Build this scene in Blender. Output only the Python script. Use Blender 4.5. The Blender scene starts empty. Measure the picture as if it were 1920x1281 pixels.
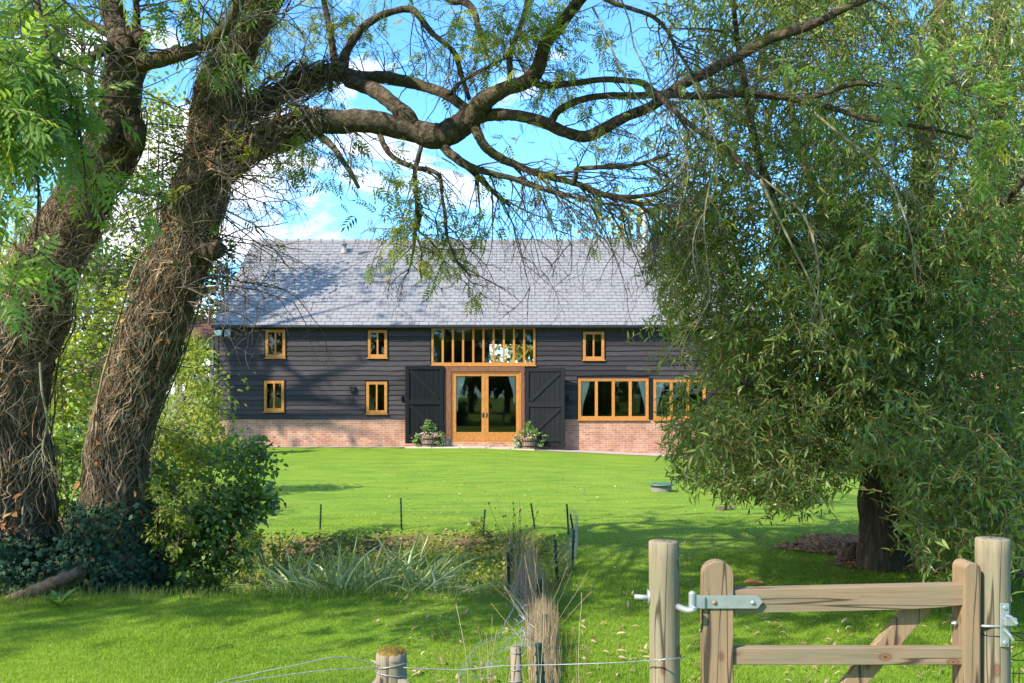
import bpy, math
import numpy as np
from mathutils import Vector

# ------------------------------------------------------------------ camera, light, sky, exposure
scene = bpy.context.scene
COL = scene.collection
FOCAL = 1867.0            # focal length in photo pixels (35 mm on a 36 mm sensor, 1920 px wide)
HORIZON = 736.0           # photo row of the horizon
EYE = 1.85                # camera height in metres

cam_data = bpy.data.cameras.new('camera')
cam_data.lens = 35.0
cam_data.sensor_width = 36.0
cam_data.shift_y = (HORIZON - 640.5) / 1920.0
cam_data.clip_start = 0.05
cam_data.clip_end = 3000.0
cam = bpy.data.objects.new('camera', cam_data)
cam.location = (0, 0, EYE)
cam.rotation_euler = (math.radians(90), 0, 0)
COL.objects.link(cam)
scene.camera = cam

SUN_AZ = math.radians(50)     # from straight behind the camera towards the left
SUN_EL = math.radians(41)
SUN = Vector((-math.sin(SUN_AZ) * math.cos(SUN_EL), -math.cos(SUN_AZ) * math.cos(SUN_EL), math.sin(SUN_EL)))
sun_data = bpy.data.lights.new('sun', 'SUN')
sun_data.energy = 3.6
sun_data.angle = math.radians(0.5)
sun_data.color = (1.0, 0.94, 0.83)
sun = bpy.data.objects.new('sun', sun_data)
sun.rotation_euler = SUN.to_track_quat('Z', 'Y').to_euler()
sun.location = SUN * 60
COL.objects.link(sun)

scene.view_settings.view_transform = 'Standard'
scene.view_settings.look = 'None'
scene.view_settings.exposure = 1.4
scene.view_settings.gamma = 1.0
scene.cycles.max_bounces = 7
scene.cycles.diffuse_bounces = 3
scene.cycles.transmission_bounces = 4
scene.cycles.transparent_max_bounces = 8
scene.cycles.sample_clamp_indirect = 6.0


def node(nt, kind, **kw):
    n = nt.nodes.new(kind)
    for k, v in kw.items():
        setattr(n, k, v)
    return n


world = bpy.data.worlds.new('World')
scene.world = world
world.use_nodes = True
wn = world.node_tree
wn.nodes.clear()
w_out = node(wn, 'ShaderNodeOutputWorld')
w_bg = node(wn, 'ShaderNodeBackground')
w_bg.inputs['Strength'].default_value = 0.15
w_sky = node(wn, 'ShaderNodeTexSky', sky_type='NISHITA', sun_disc=False)
w_sky.sun_elevation = SUN_EL
w_sky.sun_rotation = math.atan2(SUN.x, SUN.y)
w_sky.air_density = 1.0
w_sky.dust_density = 0.3
w_sky.ozone_density = 1.6
w_tint = node(wn, 'ShaderNodeMix', data_type='RGBA', blend_type='MULTIPLY')
w_tint.inputs[0].default_value = 1.0
w_tint.inputs[7].default_value = (0.45, 0.82, 1.15, 1)
wn.links.new(w_sky.outputs[0], w_tint.inputs[6])
w_co = node(wn, 'ShaderNodeTexCoord')
w_map = node(wn, 'ShaderNodeMapping')
w_map.inputs['Scale'].default_value = (1.0, 1.0, 2.1)
w_map.inputs['Location'].default_value = (0.35, 0.0, 0.02)
wn.links.new(w_co.outputs['Generated'], w_map.inputs[0])
w_n1 = node(wn, 'ShaderNodeTexNoise')
w_n1.inputs['Scale'].default_value = 4.6
w_n1.inputs['Detail'].default_value = 12.0
w_n1.inputs['Roughness'].default_value = 0.56
w_n1.inputs['Distortion'].default_value = 0.35
wn.links.new(w_map.outputs[0], w_n1.inputs['Vector'])
# more cloud towards the left (west) and low over the horizon
w_sep = node(wn, 'ShaderNodeSeparateXYZ')
wn.links.new(w_co.outputs['Generated'], w_sep.inputs[0])
w_l = node(wn, 'ShaderNodeMath', operation='MULTIPLY')
w_l.inputs[1].default_value = -0.30
wn.links.new(w_sep.outputs[0], w_l.inputs[0])
w_low = node(wn, 'ShaderNodeMapRange')
w_low.inputs['From Min'].default_value = 0.05
w_low.inputs['From Max'].default_value = 0.19
w_low.inputs['To Min'].default_value = 0.12
w_low.inputs['To Max'].default_value = 0.0
wn.links.new(w_sep.outputs[2], w_low.inputs['Value'])
w_a = node(wn, 'ShaderNodeMath', operation='ADD')
wn.links.new(w_l.outputs[0], w_a.inputs[0])
wn.links.new(w_low.outputs[0], w_a.inputs[1])
w_b = node(wn, 'ShaderNodeMath', operation='ADD')
wn.links.new(w_a.outputs[0], w_b.inputs[0])
wn.links.new(w_n1.outputs[0], w_b.inputs[1])
w_ramp = node(wn, 'ShaderNodeValToRGB')
w_ramp.color_ramp.elements[0].position = 0.625
w_ramp.color_ramp.elements[0].color = (0, 0, 0, 1)
w_ramp.color_ramp.elements[1].position = 0.715
w_ramp.color_ramp.elements[1].color = (1, 1, 1, 1)
wn.links.new(w_b.outputs[0], w_ramp.inputs[0])
w_cl = node(wn, 'ShaderNodeMix', data_type='RGBA')
w_cl.inputs[7].default_value = (5.0, 5.1, 5.3, 1)
wn.links.new(w_ramp.outputs[0], w_cl.inputs[0])
wn.links.new(w_tint.outputs[2], w_cl.inputs[6])
wn.links.new(w_cl.outputs[2], w_bg.inputs['Color'])
wn.links.new(w_bg.outputs[0], w_out.inputs[0])

# ------------------------------------------------------------------ helpers
RNG = np.random.default_rng(7)


def at(px, py, Y):
    """photo pixel at distance Y -> world point"""
    return np.array([(px - 960.0) * Y / FOCAL, Y, EYE + (HORIZON - py) * Y / FOCAL])


def sstep(a, b, x):
    t = np.clip((x - a) / (b - a), 0, 1)
    return t * t * (3 - 2 * t)


def gz(x, y):
    """height of the ground"""
    x = np.asarray(x, float)
    y = np.asarray(y, float)
    pond = sstep(-4.2, -3.2, x) * (1 - sstep(0.15, 0.75, x + 0.1 * np.sin(y * 2.1))) * sstep(9.0, 10.0, y) * (1 - sstep(12.7, 13.5, y + 0.15 * np.sin(x * 1.7)))
    z = -0.30 * pond
    z = z - 0.042 * np.clip(x + 1.0, 0, 7) * sstep(20, 33, y)
    z = z + 0.018 * np.sin(x * 0.9 + 0.4 * y) * np.sin(y * 0.7) * (1 - sstep(30, 33, y))
    return z


class Acc:
    """collects vertices and faces for one mesh"""

    def __init__(self):
        self.v, self.q, self.t, self.r, self.n = [], [], [], [], 0

    def add(self, v, quads=None, tris=None, rnd=0.5):
        v = np.asarray(v, float).reshape(-1, 3)
        if quads is not None and len(quads):
            self.q.append(np.asarray(quads, np.int64).reshape(-1, 4) + self.n)
        if tris is not None and len(tris):
            self.t.append(np.asarray(tris, np.int64).reshape(-1, 3) + self.n)
        r = np.empty(len(v))
        r[:] = rnd
        self.v.append(v)
        self.r.append(r)
        self.n += len(v)

    def box(self, x0, x1, y0, y1, z0, z1, rnd=0.5):
        self.hexa([(x0, y0, z0), (x1, y0, z0), (x1, y1, z0), (x0, y1, z0), (x0, y0, z1), (x1, y0, z1), (x1, y1, z1), (x0, y1, z1)], rnd)

    def hexa(self, v, rnd=0.5):
        self.add(v, quads=[(0, 3, 2, 1), (4, 5, 6, 7), (0, 1, 5, 4), (1, 2, 6, 5), (2, 3, 7, 6), (3, 0, 4, 7)], rnd=rnd)

    def prism(self, outline, y0, y1, rnd=0.5):
        """outline [(x, z)] anticlockwise seen from -y, pushed from y0 (front) to y1"""
        n = len(outline)
        c = np.mean(np.asarray(outline, float), axis=0)
        v = [(x, y0, z) for x, z in outline] + [(x, y1, z) for x, z in outline] + [(c[0], y0, c[1]), (c[0], y1, c[1])]
        q = [(i, i + n, (i + 1) % n + n, (i + 1) % n) for i in range(n)]
        t = [(i, (i + 1) % n, 2 * n) for i in range(n)] + [((i + 1) % n + n, i + n, 2 * n + 1) for i in range(n)]
        self.add(v, q, t, rnd)

    def beam(self, a, b, w, d, rnd=0.5, side=(0, 1, 0)):
        """square timber from a to b, w wide, d deep along side"""
        a, b = np.asarray(a, float), np.asarray(b, float)
        ax = (b - a) / np.linalg.norm(b - a)
        s = np.asarray(side, float)
        s = s - ax * (s @ ax)
        s /= np.linalg.norm(s)
        u = np.cross(ax, s)
        p = []
        for e in (a, b):
            for cu, cs in ((-1, -1), (1, -1), (1, 1), (-1, 1)):
                p.append(e + u * cu * w / 2 + s * cs * d / 2)
        self.hexa(p, rnd)

    def tube(self, pts, rad, sides=6, rnd=0.5, cap=True):
        pts = np.asarray(pts, float)
        n = len(pts)
        rad = np.broadcast_to(np.asarray(rad, float), (n,))
        tan = np.gradient(pts, axis=0)
        tan /= np.linalg.norm(tan, axis=1)[:, None] + 1e-12
        ref = np.array([0.0, 0.0, 1.0]) if abs(tan[0][2]) < 0.9 else np.array([1.0, 0.0, 0.0])
        u = np.cross(tan[0], ref)
        u /= np.linalg.norm(u)
        us = np.empty((n, 3))
        for i in range(n):
            u = u - tan[i] * (u @ tan[i])
            u /= np.linalg.norm(u) + 1e-12
            us[i] = u
        vs = np.cross(tan, us)
        ang = np.arange(sides) * 2 * math.pi / sides
        ring = us[:, None, :] * np.cos(ang)[None, :, None] + vs[:, None, :] * np.sin(ang)[None, :, None]
        v = (pts[:, None, :] + ring * rad[:, None, None]).reshape(-1, 3)
        i, j = np.meshgrid(np.arange(n - 1), np.arange(sides), indexing='ij')
        a = i * sides + j
        b = i * sides + (j + 1) % sides
        q = np.stack([a, b, b + sides, a + sides], -1).reshape(-1, 4)
        t = None
        if cap:
            v = np.vstack([v, pts[:1], pts[-1:]])
            k = np.arange(sides)
            k2 = (k + 1) % sides
            o = (n - 1) * sides
            t = np.vstack([np.stack([k2, k, np.full(sides, n * sides)], -1), np.stack([o + k, o + k2, np.full(sides, n * sides + 1)], -1)])
        self.add(v, q, t, rnd)

    def lathe(self, prof, loc, sides=24, rnd=0.5):
        """prof [(r, z)] about a vertical axis through loc"""
        prof = np.asarray(prof, float)
        n = len(prof)
        ang = np.arange(sides) * 2 * math.pi / sides
        v = np.empty((n, sides, 3))
        v[:, :, 0] = loc[0] + prof[:, :1] * np.cos(ang)
        v[:, :, 1] = loc[1] + prof[:, :1] * np.sin(ang)
        v[:, :, 2] = loc[2] + prof[:, 1:]
        i, j = np.meshgrid(np.arange(n - 1), np.arange(sides), indexing='ij')
        a = i * sides + j
        b = i * sides + (j + 1) % sides
        self.add(v.reshape(-1, 3), np.stack([a, b, b + sides, a + sides], -1).reshape(-1, 4), rnd=rnd)

    def many(self, tv, tq, tt, mats, locs, rnd):
        """copies of a template: tv (k,3); mats (N,3,3) columns = axes; locs (N,3)"""
        N, k = len(locs), len(tv)
        if N == 0:
            return
        v = np.einsum('nij,kj->nki', mats, np.asarray(tv, float)) + np.asarray(locs)[:, None, :]
        off = (np.arange(N) * k)[:, None, None]
        q = (np.asarray(tq)[None] + off).reshape(-1, 4) if tq is not None and len(tq) else None
        t = (np.asarray(tt)[None] + off).reshape(-1, 3) if tt is not None and len(tt) else None
        self.add(v.reshape(-1, 3), q, t, np.repeat(np.broadcast_to(rnd, (N,)), k))

    def build(self, name, mat, parent=None, smooth=False, origin=None):
        v = np.vstack(self.v)
        o = np.zeros(3)
        if parent is not None:
            o = np.array(parent.get('_o', (0, 0, 0)), float)
        elif origin is not None:
            o = np.asarray(origin, float)
        v = (v - o).astype(np.float32)
        q = np.vstack(self.q) if self.q else np.zeros((0, 4), np.int64)
        t = np.vstack(self.t) if self.t else np.zeros((0, 3), np.int64)
        loops = np.concatenate([q.ravel(), t.ravel()]).astype(np.int32)
        tot = np.concatenate([np.full(len(q), 4), np.full(len(t), 3)]).astype(np.int32)
        start = np.concatenate([[0], np.cumsum(tot)[:-1]]).astype(np.int32)
        me = bpy.data.meshes.new(name)
        me.vertices.add(len(v))
        me.vertices.foreach_set('co', v.ravel())
        me.loops.add(len(loops))
        me.loops.foreach_set('vertex_index', loops)
        me.polygons.add(len(tot))
        me.polygons.foreach_set('loop_start', start)
        me.polygons.foreach_set('loop_total', tot)
        me.polygons.foreach_set('use_smooth', np.full(len(tot), smooth))
        at_ = me.attributes.new('rnd', 'FLOAT', 'POINT')
        at_.data.foreach_set('value', np.concatenate(self.r).astype(np.float32))
        me.update(calc_edges=True)
        me.materials.append(mat)
        ob = bpy.data.objects.new(name, me)
        COL.objects.link(ob)
        if parent is not None:
            ob.parent = parent
            ob['_o'] = [float(c) for c in o]
        else:
            ob.location = o
            ob['_o'] = [float(c) for c in o]
        return ob


def tag(o, label=None, cat=None, group=None, kind=None):
    if label:
        o['label'] = label
    if cat:
        o['category'] = cat
    if group:
        o['group'] = group
    if kind:
        o['kind'] = kind
    return o


def thing(name, label, cat, loc=(0, 0, 0), group=None):
    o = bpy.data.objects.new(name, None)
    o.empty_display_size = 0.2
    o.location = tuple(float(c) for c in loc)
    o['_o'] = [float(c) for c in loc]
    COL.objects.link(o)
    return tag(o, label, cat, group)


def bevel(o, w, seg=2):
    m = o.modifiers.new('bevel', 'BEVEL')
    m.width = w
    m.segments = seg
    m.limit_method = 'ANGLE'
    m.angle_limit = math.radians(40)
    return o


def curve(keys, n):
    """Catmull-Rom through keys (m, k) resampled to n rows"""
    k = np.asarray(keys, float)
    m = len(k)
    p = np.vstack([2 * k[0] - k[1], k, 2 * k[-1] - k[-2]])
    t = np.linspace(0, m - 1 - 1e-9, n)
    i = t.astype(int)
    f = (t - i)[:, None]
    p0, p1, p2, p3 = p[i], p[i + 1], p[i + 2], p[i + 3]
    return 0.5 * (2 * p1 + (p2 - p0) * f + (2 * p0 - 5 * p1 + 4 * p2 - p3) * f * f + (3 * p1 - p0 - 3 * p2 + p3) * f ** 3)


def unit(a):
    a = np.asarray(a, float)
    return a / (np.linalg.norm(a, axis=-1, keepdims=True) + 1e-12)


def frames(fwd, up):
    """columns: x = forward, y = side, z = up"""
    x = unit(fwd)
    y = unit(np.cross(up, x))
    z = np.cross(x, y)
    return np.stack([x, y, z], -1)


def in_poly(px, py, poly):
    poly = np.asarray(poly, float)
    inside = np.zeros(len(px), bool)
    j = len(poly) - 1
    for i in range(len(poly)):
        xi, yi = poly[i]
        xj, yj = poly[j]
        c = ((yi > py) != (yj > py)) & (px < (xj - xi) * (py - yi) / (yj - yi + 1e-12) + xi)
        inside ^= c
        j = i
    return inside


# ------------------------------------------------------------------ materials
def new_mat(name):
    m = bpy.data.materials.new(name)
    m.use_nodes = True
    nt = m.node_tree
    nt.nodes.clear()
    out = node(nt, 'ShaderNodeOutputMaterial')
    bs = node(nt, 'ShaderNodeBsdfPrincipled')
    nt.links.new(bs.outputs[0], out.inputs[0])
    return m, nt, bs, out


def rgba(c):
    return (c[0], c[1], c[2], 1.0)


def ramp(nt, src, stops):
    r = node(nt, 'ShaderNodeValToRGB')
    e = r.color_ramp.elements
    while len(e) > 1:
        e.remove(e[-1])
    e[0].position = stops[0][0]
    e[0].color = rgba(stops[0][1])
    for p, c in stops[1:]:
        x = e.new(p)
        x.color = rgba(c)
    nt.links.new(src, r.inputs[0])
    return r.outputs[0]


def noise(nt, scale, detail=5, rough=0.55, stretch=(1, 1, 1), coord='Object', dist=0.0):
    co = node(nt, 'ShaderNodeTexCoord')
    mp = node(nt, 'ShaderNodeMapping')
    mp.inputs['Scale'].default_value = stretch
    nt.links.new(co.outputs[coord], mp.inputs[0])
    n = node(nt, 'ShaderNodeTexNoise')
    n.inputs['Scale'].default_value = scale
    n.inputs['Detail'].default_value = detail
    n.inputs['Roughness'].default_value = rough
    n.inputs['Distortion'].default_value = dist
    nt.links.new(mp.outputs[0], n.inputs['Vector'])
    return n.outputs[0]


def mixc(nt, fac, a, b, blend='MIX'):
    m = node(nt, 'ShaderNodeMix', data_type='RGBA', blend_type=blend)
    for s, v in ((0, fac), (6, a), (7, b)):
        if isinstance(v, (int, float)):
            m.inputs[s].default_value = v
        elif isinstance(v, tuple):
            m.inputs[s].default_value = rgba(v)
        else:
            nt.links.new(v, m.inputs[s])
    return m.outputs[2]


def bump(nt, bs, height, strength=0.4, dist=0.02):
    b = node(nt, 'ShaderNodeBump')
    b.inputs['Strength'].default_value = strength
    b.inputs['Distance'].default_value = dist
    nt.links.new(height, b.inputs['Height'])
    nt.links.new(b.outputs[0], bs.inputs['Normal'])


def rnd_attr(nt):
    a = node(nt, 'ShaderNodeAttribute', attribute_name='rnd')
    return a.outputs['Fac']


def leaf_mat(name, stops, trans=0.4, rough=0.45, spec=0.4, tcol=(1.25, 1.35, 0.6)):
    m, nt, bs, out = new_mat(name)
    c = ramp(nt, rnd_attr(nt), stops)
    nt.links.new(c, bs.inputs['Base Color'])
    bs.inputs['Roughness'].default_value = rough
    bs.inputs['Specular IOR Level'].default_value = spec
    tr = node(nt, 'ShaderNodeBsdfTranslucent')
    nt.links.new(mixc(nt, 1.0, c, tcol, 'MULTIPLY'), tr.inputs['Color'])
    mx = node(nt, 'ShaderNodeMixShader')
    mx.inputs[0].default_value = trans
    nt.links.new(bs.outputs[0], mx.inputs[1])
    nt.links.new(tr.outputs[0], mx.inputs[2])
    nt.links.new(mx.outputs[0], out.inputs[0])
    return m


def noisy_mat(name, stops, scale=4, stretch=(1, 1, 1), rough=0.8, bump_s=0.3, bump_d=0.01, attr=0.0, spec=0.3, detail=6, metal=0.0, dist=0.0):
    m, nt, bs, out = new_mat(name)
    n = noise(nt, scale, detail, 0.6, stretch, dist=dist)
    c = ramp(nt, n, stops)
    if attr:
        a = rnd_attr(nt)
        v = node(nt, 'ShaderNodeMapRange')
        v.inputs['To Min'].default_value = 1 - attr
        v.inputs['To Max'].default_value = 1 + attr
        nt.links.new(a, v.inputs['Value'])
        cc = node(nt, 'ShaderNodeVectorMath', operation='SCALE')
        nt.links.new(c, cc.inputs[0])
        nt.links.new(v.outputs[0], cc.inputs['Scale'])
        c = cc.outputs[0]
    nt.links.new(c, bs.inputs['Base Color'])
    bs.inputs['Roughness'].default_value = rough
    bs.inputs['Specular IOR Level'].default_value = spec
    bs.inputs['Metallic'].default_value = metal
    if bump_s:
        bump(nt, bs, n, bump_s, bump_d)
    return m


M = {}
M['oak'] = noisy_mat('golden_oak', [(0.25, (0.20, 0.075, 0.016)), (0.42, (0.36, 0.140, 0.026)), (0.72, (0.50, 0.225, 0.056))], 7, (5, 5, 1.6), 0.55, 0.2, 0.003, attr=0.2, detail=9)
M['old_beam'] = noisy_mat('old_red_beam', [(0.3, (0.10, 0.040, 0.022)), (0.7, (0.24, 0.10, 0.05))], 8, (5, 5, 0.6), 0.7, 0.3, 0.006)
M['black_board'] = noisy_mat('black_weatherboard', [(0.25, (0.0205, 0.0155, 0.0155)), (0.55, (0.035, 0.0270, 0.0265)), (0.8, (0.064, 0.051, 0.047))], 5, (0.7, 4, 7), 0.66, 0.5, 0.006, attr=0.42, spec=0.3)
M['black_door'] = noisy_mat('black_painted_door', [(0.3, (0.007, 0.0075, 0.008)), (0.7, (0.0135, 0.0145, 0.015))], 7, (5, 5, 0.7), 0.65, 0.25, 0.004, attr=0.25, spec=0.15)
M['black_metal'] = noisy_mat('black_metal', [(0.3, (0.012, 0.012, 0.013)), (0.7, (0.025, 0.025, 0.026))], 12, rough=0.4, bump_s=0.05)
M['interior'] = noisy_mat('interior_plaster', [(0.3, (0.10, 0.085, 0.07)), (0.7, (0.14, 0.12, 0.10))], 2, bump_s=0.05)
M['curtain'] = noisy_mat('cream_curtain', [(0.3, (0.78, 0.78, 0.73)), (0.7, (0.85, 0.84, 0.79))], 14, rough=0.9, bump_s=0.1)
M['galvanised'] = noisy_mat('galvanised_steel', [(0.3, (0.29, 0.325, 0.325)), (0.7, (0.39, 0.42, 0.41))], 26, rough=0.45, bump_s=0.12, bump_d=0.002, metal=0.5, spec=0.5)
M['wire'] = noisy_mat('galvanised_wire', [(0.3, (0.20, 0.21, 0.225)), (0.7, (0.33, 0.345, 0.355))], 30, rough=0.45, bump_s=0.0, metal=0.4)
M['rust'] = noisy_mat('rusty_bolt', [(0.3, (0.20, 0.07, 0.03)), (0.7, (0.42, 0.24, 0.14))], 60, rough=0.7, bump_s=0.2, metal=0.3)
M['pot'] = noisy_mat('grey_pot', [(0.3, (0.14, 0.14, 0.13)), (0.7, (0.22, 0.21, 0.19))], 10, rough=0.8)
M['barrel'] = noisy_mat('weathered_barrel', [(0.3, (0.13, 0.075, 0.05)), (0.7, (0.30, 0.20, 0.14))], 9, (5, 5, 0.7), 0.75, 0.4, 0.006, attr=0.25)
M['white_plastic'] = noisy_mat('white_plastic', [(0.3, (0.62, 0.68, 0.70)), (0.7, (0.75, 0.80, 0.82))], 6, rough=0.35, bump_s=0.0)
M['stake'] = noisy_mat('green_stake', [(0.3, (0.006, 0.022, 0.019)), (0.7, (0.012, 0.045, 0.040))], 10, rough=0.4, bump_s=0.1)
M['lid'] = noisy_mat('green_plastic_lid', [(0.3, (0.05, 0.11, 0.08)), (0.7, (0.085, 0.16, 0.115))], 9, rough=0.5)
M['concrete'] = noisy_mat('concrete', [(0.3, (0.14, 0.13, 0.105)), (0.7, (0.25, 0.23, 0.19))], 14, rough=0.9)
M['slab'] = noisy_mat('stone_slab', [(0.3, (0.34, 0.28, 0.20)), (0.7, (0.50, 0.42, 0.31))], 5, rough=0.9, attr=0.15)
M['terracotta'] = noisy_mat('orange_clay', [(0.3, (0.60, 0.17, 0.06)), (0.7, (0.75, 0.32, 0.15))], 20, rough=0.8)
M['old_wood'] = noisy_mat('rough_grey_wood', [(0.3, (0.055, 0.038, 0.024)), (0.7, (0.16, 0.115, 0.075))], 7, (3, 3, 3), 0.9, 0.7, 0.015)
M['steel_flue'] = noisy_mat('grey_flue', [(0.3, (0.30, 0.31, 0.33)), (0.7, (0.40, 0.41, 0.43))], 6, rough=0.5)
M['dead_stem'] = noisy_mat('dead_ivy_stem', [(0.25, (0.075, 0.048, 0.028)), (0.5, (0.20, 0.135, 0.082)), (0.75, (0.40, 0.30, 0.20))], 7, rough=0.9, bump_s=0.4, attr=0.55)
M['twig'] = noisy_mat('bare_twig', [(0.3, (0.060, 0.045, 0.034)), (0.7, (0.15, 0.12, 0.085))], 12, rough=0.9, bump_s=0.2, attr=0.35)
M['willow_twig'] = noisy_mat('willow_twig', [(0.3, (0.11, 0.065, 0.025)), (0.7, (0.26, 0.165, 0.06))], 12, rough=0.7, bump_s=0.0, attr=0.3)
M['pale_twig'] = noisy_mat('lichened_twig', [(0.3, (0.11, 0.085, 0.045)), (0.5, (0.22, 0.18, 0.09)), (0.72, (0.36, 0.33, 0.22))], 14, rough=0.9, bump_s=0.3, attr=0.2)


def bark_mat(name, dark, mid, light, moss, moss_amt, scale=20, stretch=(1, 1, 1)):
    m, nt, bs, out = new_mat(name)
    n = noise(nt, scale, 9, 0.7, stretch, dist=0.6)
    c = ramp(nt, n, [(0.3, dark), (0.5, mid), (0.72, light)])
    n2 = noise(nt, 2.3, 6, 0.6)
    f = ramp(nt, n2, [(0.5, (0, 0, 0)), (0.66, (moss_amt,) * 3)])
    c = mixc(nt, f, c, moss)
    n3 = noise(nt, 17, 4, 0.6)
    c = mixc(nt, ramp(nt, n3, [(0.62, (0, 0, 0)), (0.7, (0.55,) * 3)]), c, light)
    nt.links.new(c, bs.inputs['Base Color'])
    bs.inputs['Roughness'].default_value = 0.92
    bs.inputs['Specular IOR Level'].default_value = 0.15
    bump(nt, bs, n, 1.0, 0.045)
    return m


M['ash_bark'] = bark_mat('ash_bark', (0.028, 0.020, 0.013), (0.098, 0.072, 0.046), (0.24, 0.195, 0.135), (0.085, 0.088, 0.022), 0.8)
M['willow_bark'] = bark_mat('willow_bark', (0.035, 0.026, 0.018), (0.095, 0.072, 0.048), (0.21, 0.17, 0.115), (0.06, 0.075, 0.025), 0.4, 12, (1.6, 1.6, 0.3))


def timber_mat(name, base, dark, green, axis):
    """softwood: fine grain along axis, knots, drying cracks, green tint of the treatment"""
    m, nt, bs, out = new_mat(name)

    def st(a_, b_):
        v = [a_, a_, a_]
        v[axis] = b_
        return tuple(v)
    n = noise(nt, 2.0, 8, 0.7, st(34.0, 1.3), dist=0.5)
    c = ramp(nt, n, [(0.30, dark), (0.46, base), (0.74, tuple(min(1, v * 1.25) for v in base))])
    n2 = noise(nt, 3.2, 5, 0.6, st(2.0, 0.7))
    c = mixc(nt, ramp(nt, n2, [(0.42, (0, 0, 0)), (0.62, (0.75,) * 3)]), c, green)
    nd = noise(nt, 1.0, 5, 0.6, st(7.0, 1.6))
    c = mixc(nt, ramp(nt, nd, [(0.54, (0, 0, 0)), (0.68, (0.55,) * 3)]), c, dark)
    co = node(nt, 'ShaderNodeTexCoord')
    mp = node(nt, 'ShaderNodeMapping')
    mp.inputs['Scale'].default_value = st(9.0, 5.2)
    nt.links.new(co.outputs['Object'], mp.inputs[0])
    vo = node(nt, 'ShaderNodeTexVoronoi')
    vo.inputs['Scale'].default_value = 1.0
    nt.links.new(mp.outputs[0], vo.inputs['Vector'])
    k = ramp(nt, vo.outputs['Distance'], [(0.06, (0.95,) * 3), (0.13, (0.75,) * 3), (0.21, (0, 0, 0))])
    kc = ramp(nt, vo.outputs['Distance'], [(0.03, (0.075, 0.035, 0.02)), (0.07, (0.24, 0.12, 0.07)), (0.12, (0.11, 0.06, 0.035)), (0.2, (0.26, 0.15, 0.09))])
    c = mixc(nt, k, c, kc)
    n3 = noise(nt, 1.0, 2, 0.5, st(11.0, 0.45))
    sub = node(nt, 'ShaderNodeMath', operation='SUBTRACT')
    sub.inputs[1].default_value = 0.5
    nt.links.new(n3, sub.inputs[0])
    ab = node(nt, 'ShaderNodeMath', operation='ABSOLUTE')
    nt.links.new(sub.outputs[0], ab.inputs[0])
    crack = ramp(nt, ab.outputs[0], [(0.004, (0.9,) * 3), (0.016, (0, 0, 0))])
    c = mixc(nt, crack, c, (0.045, 0.032, 0.022))
    nt.links.new(c, bs.inputs['Base Color'])
    bs.inputs['Roughness'].default_value = 0.82
    bs.inputs['Specular IOR Level'].default_value = 0.2
    bump(nt, bs, n, 0.4, 0.003)
    return m


PINE = ((0.235, 0.165, 0.098), (0.12, 0.075, 0.042), (0.185, 0.165, 0.108))
M['timber_x'] = timber_mat('treated_timber_rail', *PINE, 0)
M['timber_z'] = timber_mat('treated_timber_stile', (0.26, 0.172, 0.098), (0.12, 0.072, 0.04), (0.225, 0.165, 0.10), 2)
M['post_wood'] = timber_mat('round_post', (0.235, 0.190, 0.122), (0.11, 0.080, 0.046), (0.175, 0.165, 0.108), 2)
M['old_post'] = timber_mat('weathered_post', (0.22, 0.175, 0.12), (0.09, 0.065, 0.04), (0.22, 0.195, 0.145), 2)
M['moss'] = noisy_mat('orange_moss', [(0.3, (0.06, 0.06, 0.010)), (0.5, (0.14, 0.085, 0.012)), (0.7, (0.20, 0.135, 0.02))], 38, rough=0.95, bump_s=0.8, bump_d=0.01)

M['ash_leaf'] = leaf_mat('ash_leaf', [(0.0, (0.13, 0.21, 0.05)), (0.6, (0.20, 0.31, 0.075)), (0.95, (0.30, 0.39, 0.09)), (1.0, (0.42, 0.37, 0.05))], 0.5, 0.4, 0.45)
M['thin_leaf'] = leaf_mat('sparse_ash_leaf', [(0.0, (0.17, 0.22, 0.04)), (0.6, (0.27, 0.32, 0.055)), (0.9, (0.38, 0.39, 0.07)), (1.0, (0.50, 0.36, 0.05))], 0.55)
M['willow_leaf'] = leaf_mat('willow_leaf', [(0.0, (0.105, 0.155, 0.030)), (0.55, (0.220, 0.290, 0.056)), (0.9, (0.33, 0.40, 0.12)), (1.0, (0.46, 0.40, 0.12))], 0.42, 0.33, 0.5, (1.15, 1.3, 0.65))
M['shrub_leaf'] = leaf_mat('shrub_leaf', [(0.0, (0.085, 0.15, 0.03)), (0.6, (0.16, 0.25, 0.045)), (1.0, (0.30, 0.37, 0.075))], 0.45, 0.35, 0.6)
M['yellow_leaf'] = leaf_mat('yellow_green_leaf', [(0.0, (0.17, 0.22, 0.035)), (0.6, (0.31, 0.35, 0.055)), (1.0, (0.46, 0.46, 0.10))], 0.55)
M['ivy_leaf'] = leaf_mat('ivy_leaf', [(0.0, (0.014, 0.040, 0.022)), (0.7, (0.028, 0.066, 0.033)), (0.96, (0.06, 0.11, 0.04)), (1.0, (0.28, 0.13, 0.05))], 0.12, 0.6, 0.18)
M['dead_leaf'] = leaf_mat('dead_leaf', [(0.0, (0.20, 0.075, 0.025)), (0.6, (0.34, 0.15, 0.05)), (1.0, (0.42, 0.26, 0.10))], 0.2, 0.8, 0.2, (1, 1, 1))
M['autumn_leaf'] = leaf_mat('autumn_leaf', [(0.0, (0.12, 0.15, 0.025)), (0.5, (0.28, 0.25, 0.04)), (0.85, (0.42, 0.28, 0.05)), (1.0, (0.42, 0.17, 0.04))], 0.4)
M['dark_leaf'] = leaf_mat('dark_evergreen_leaf', [(0.0, (0.025, 0.045, 0.016)), (1.0, (0.06, 0.09, 0.025))], 0.2)
M['tree_leaf'] = leaf_mat('tree_leaf', [(0.0, (0.06, 0.11, 0.02)), (1.0, (0.13, 0.19, 0.035))], 0.4)
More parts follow.
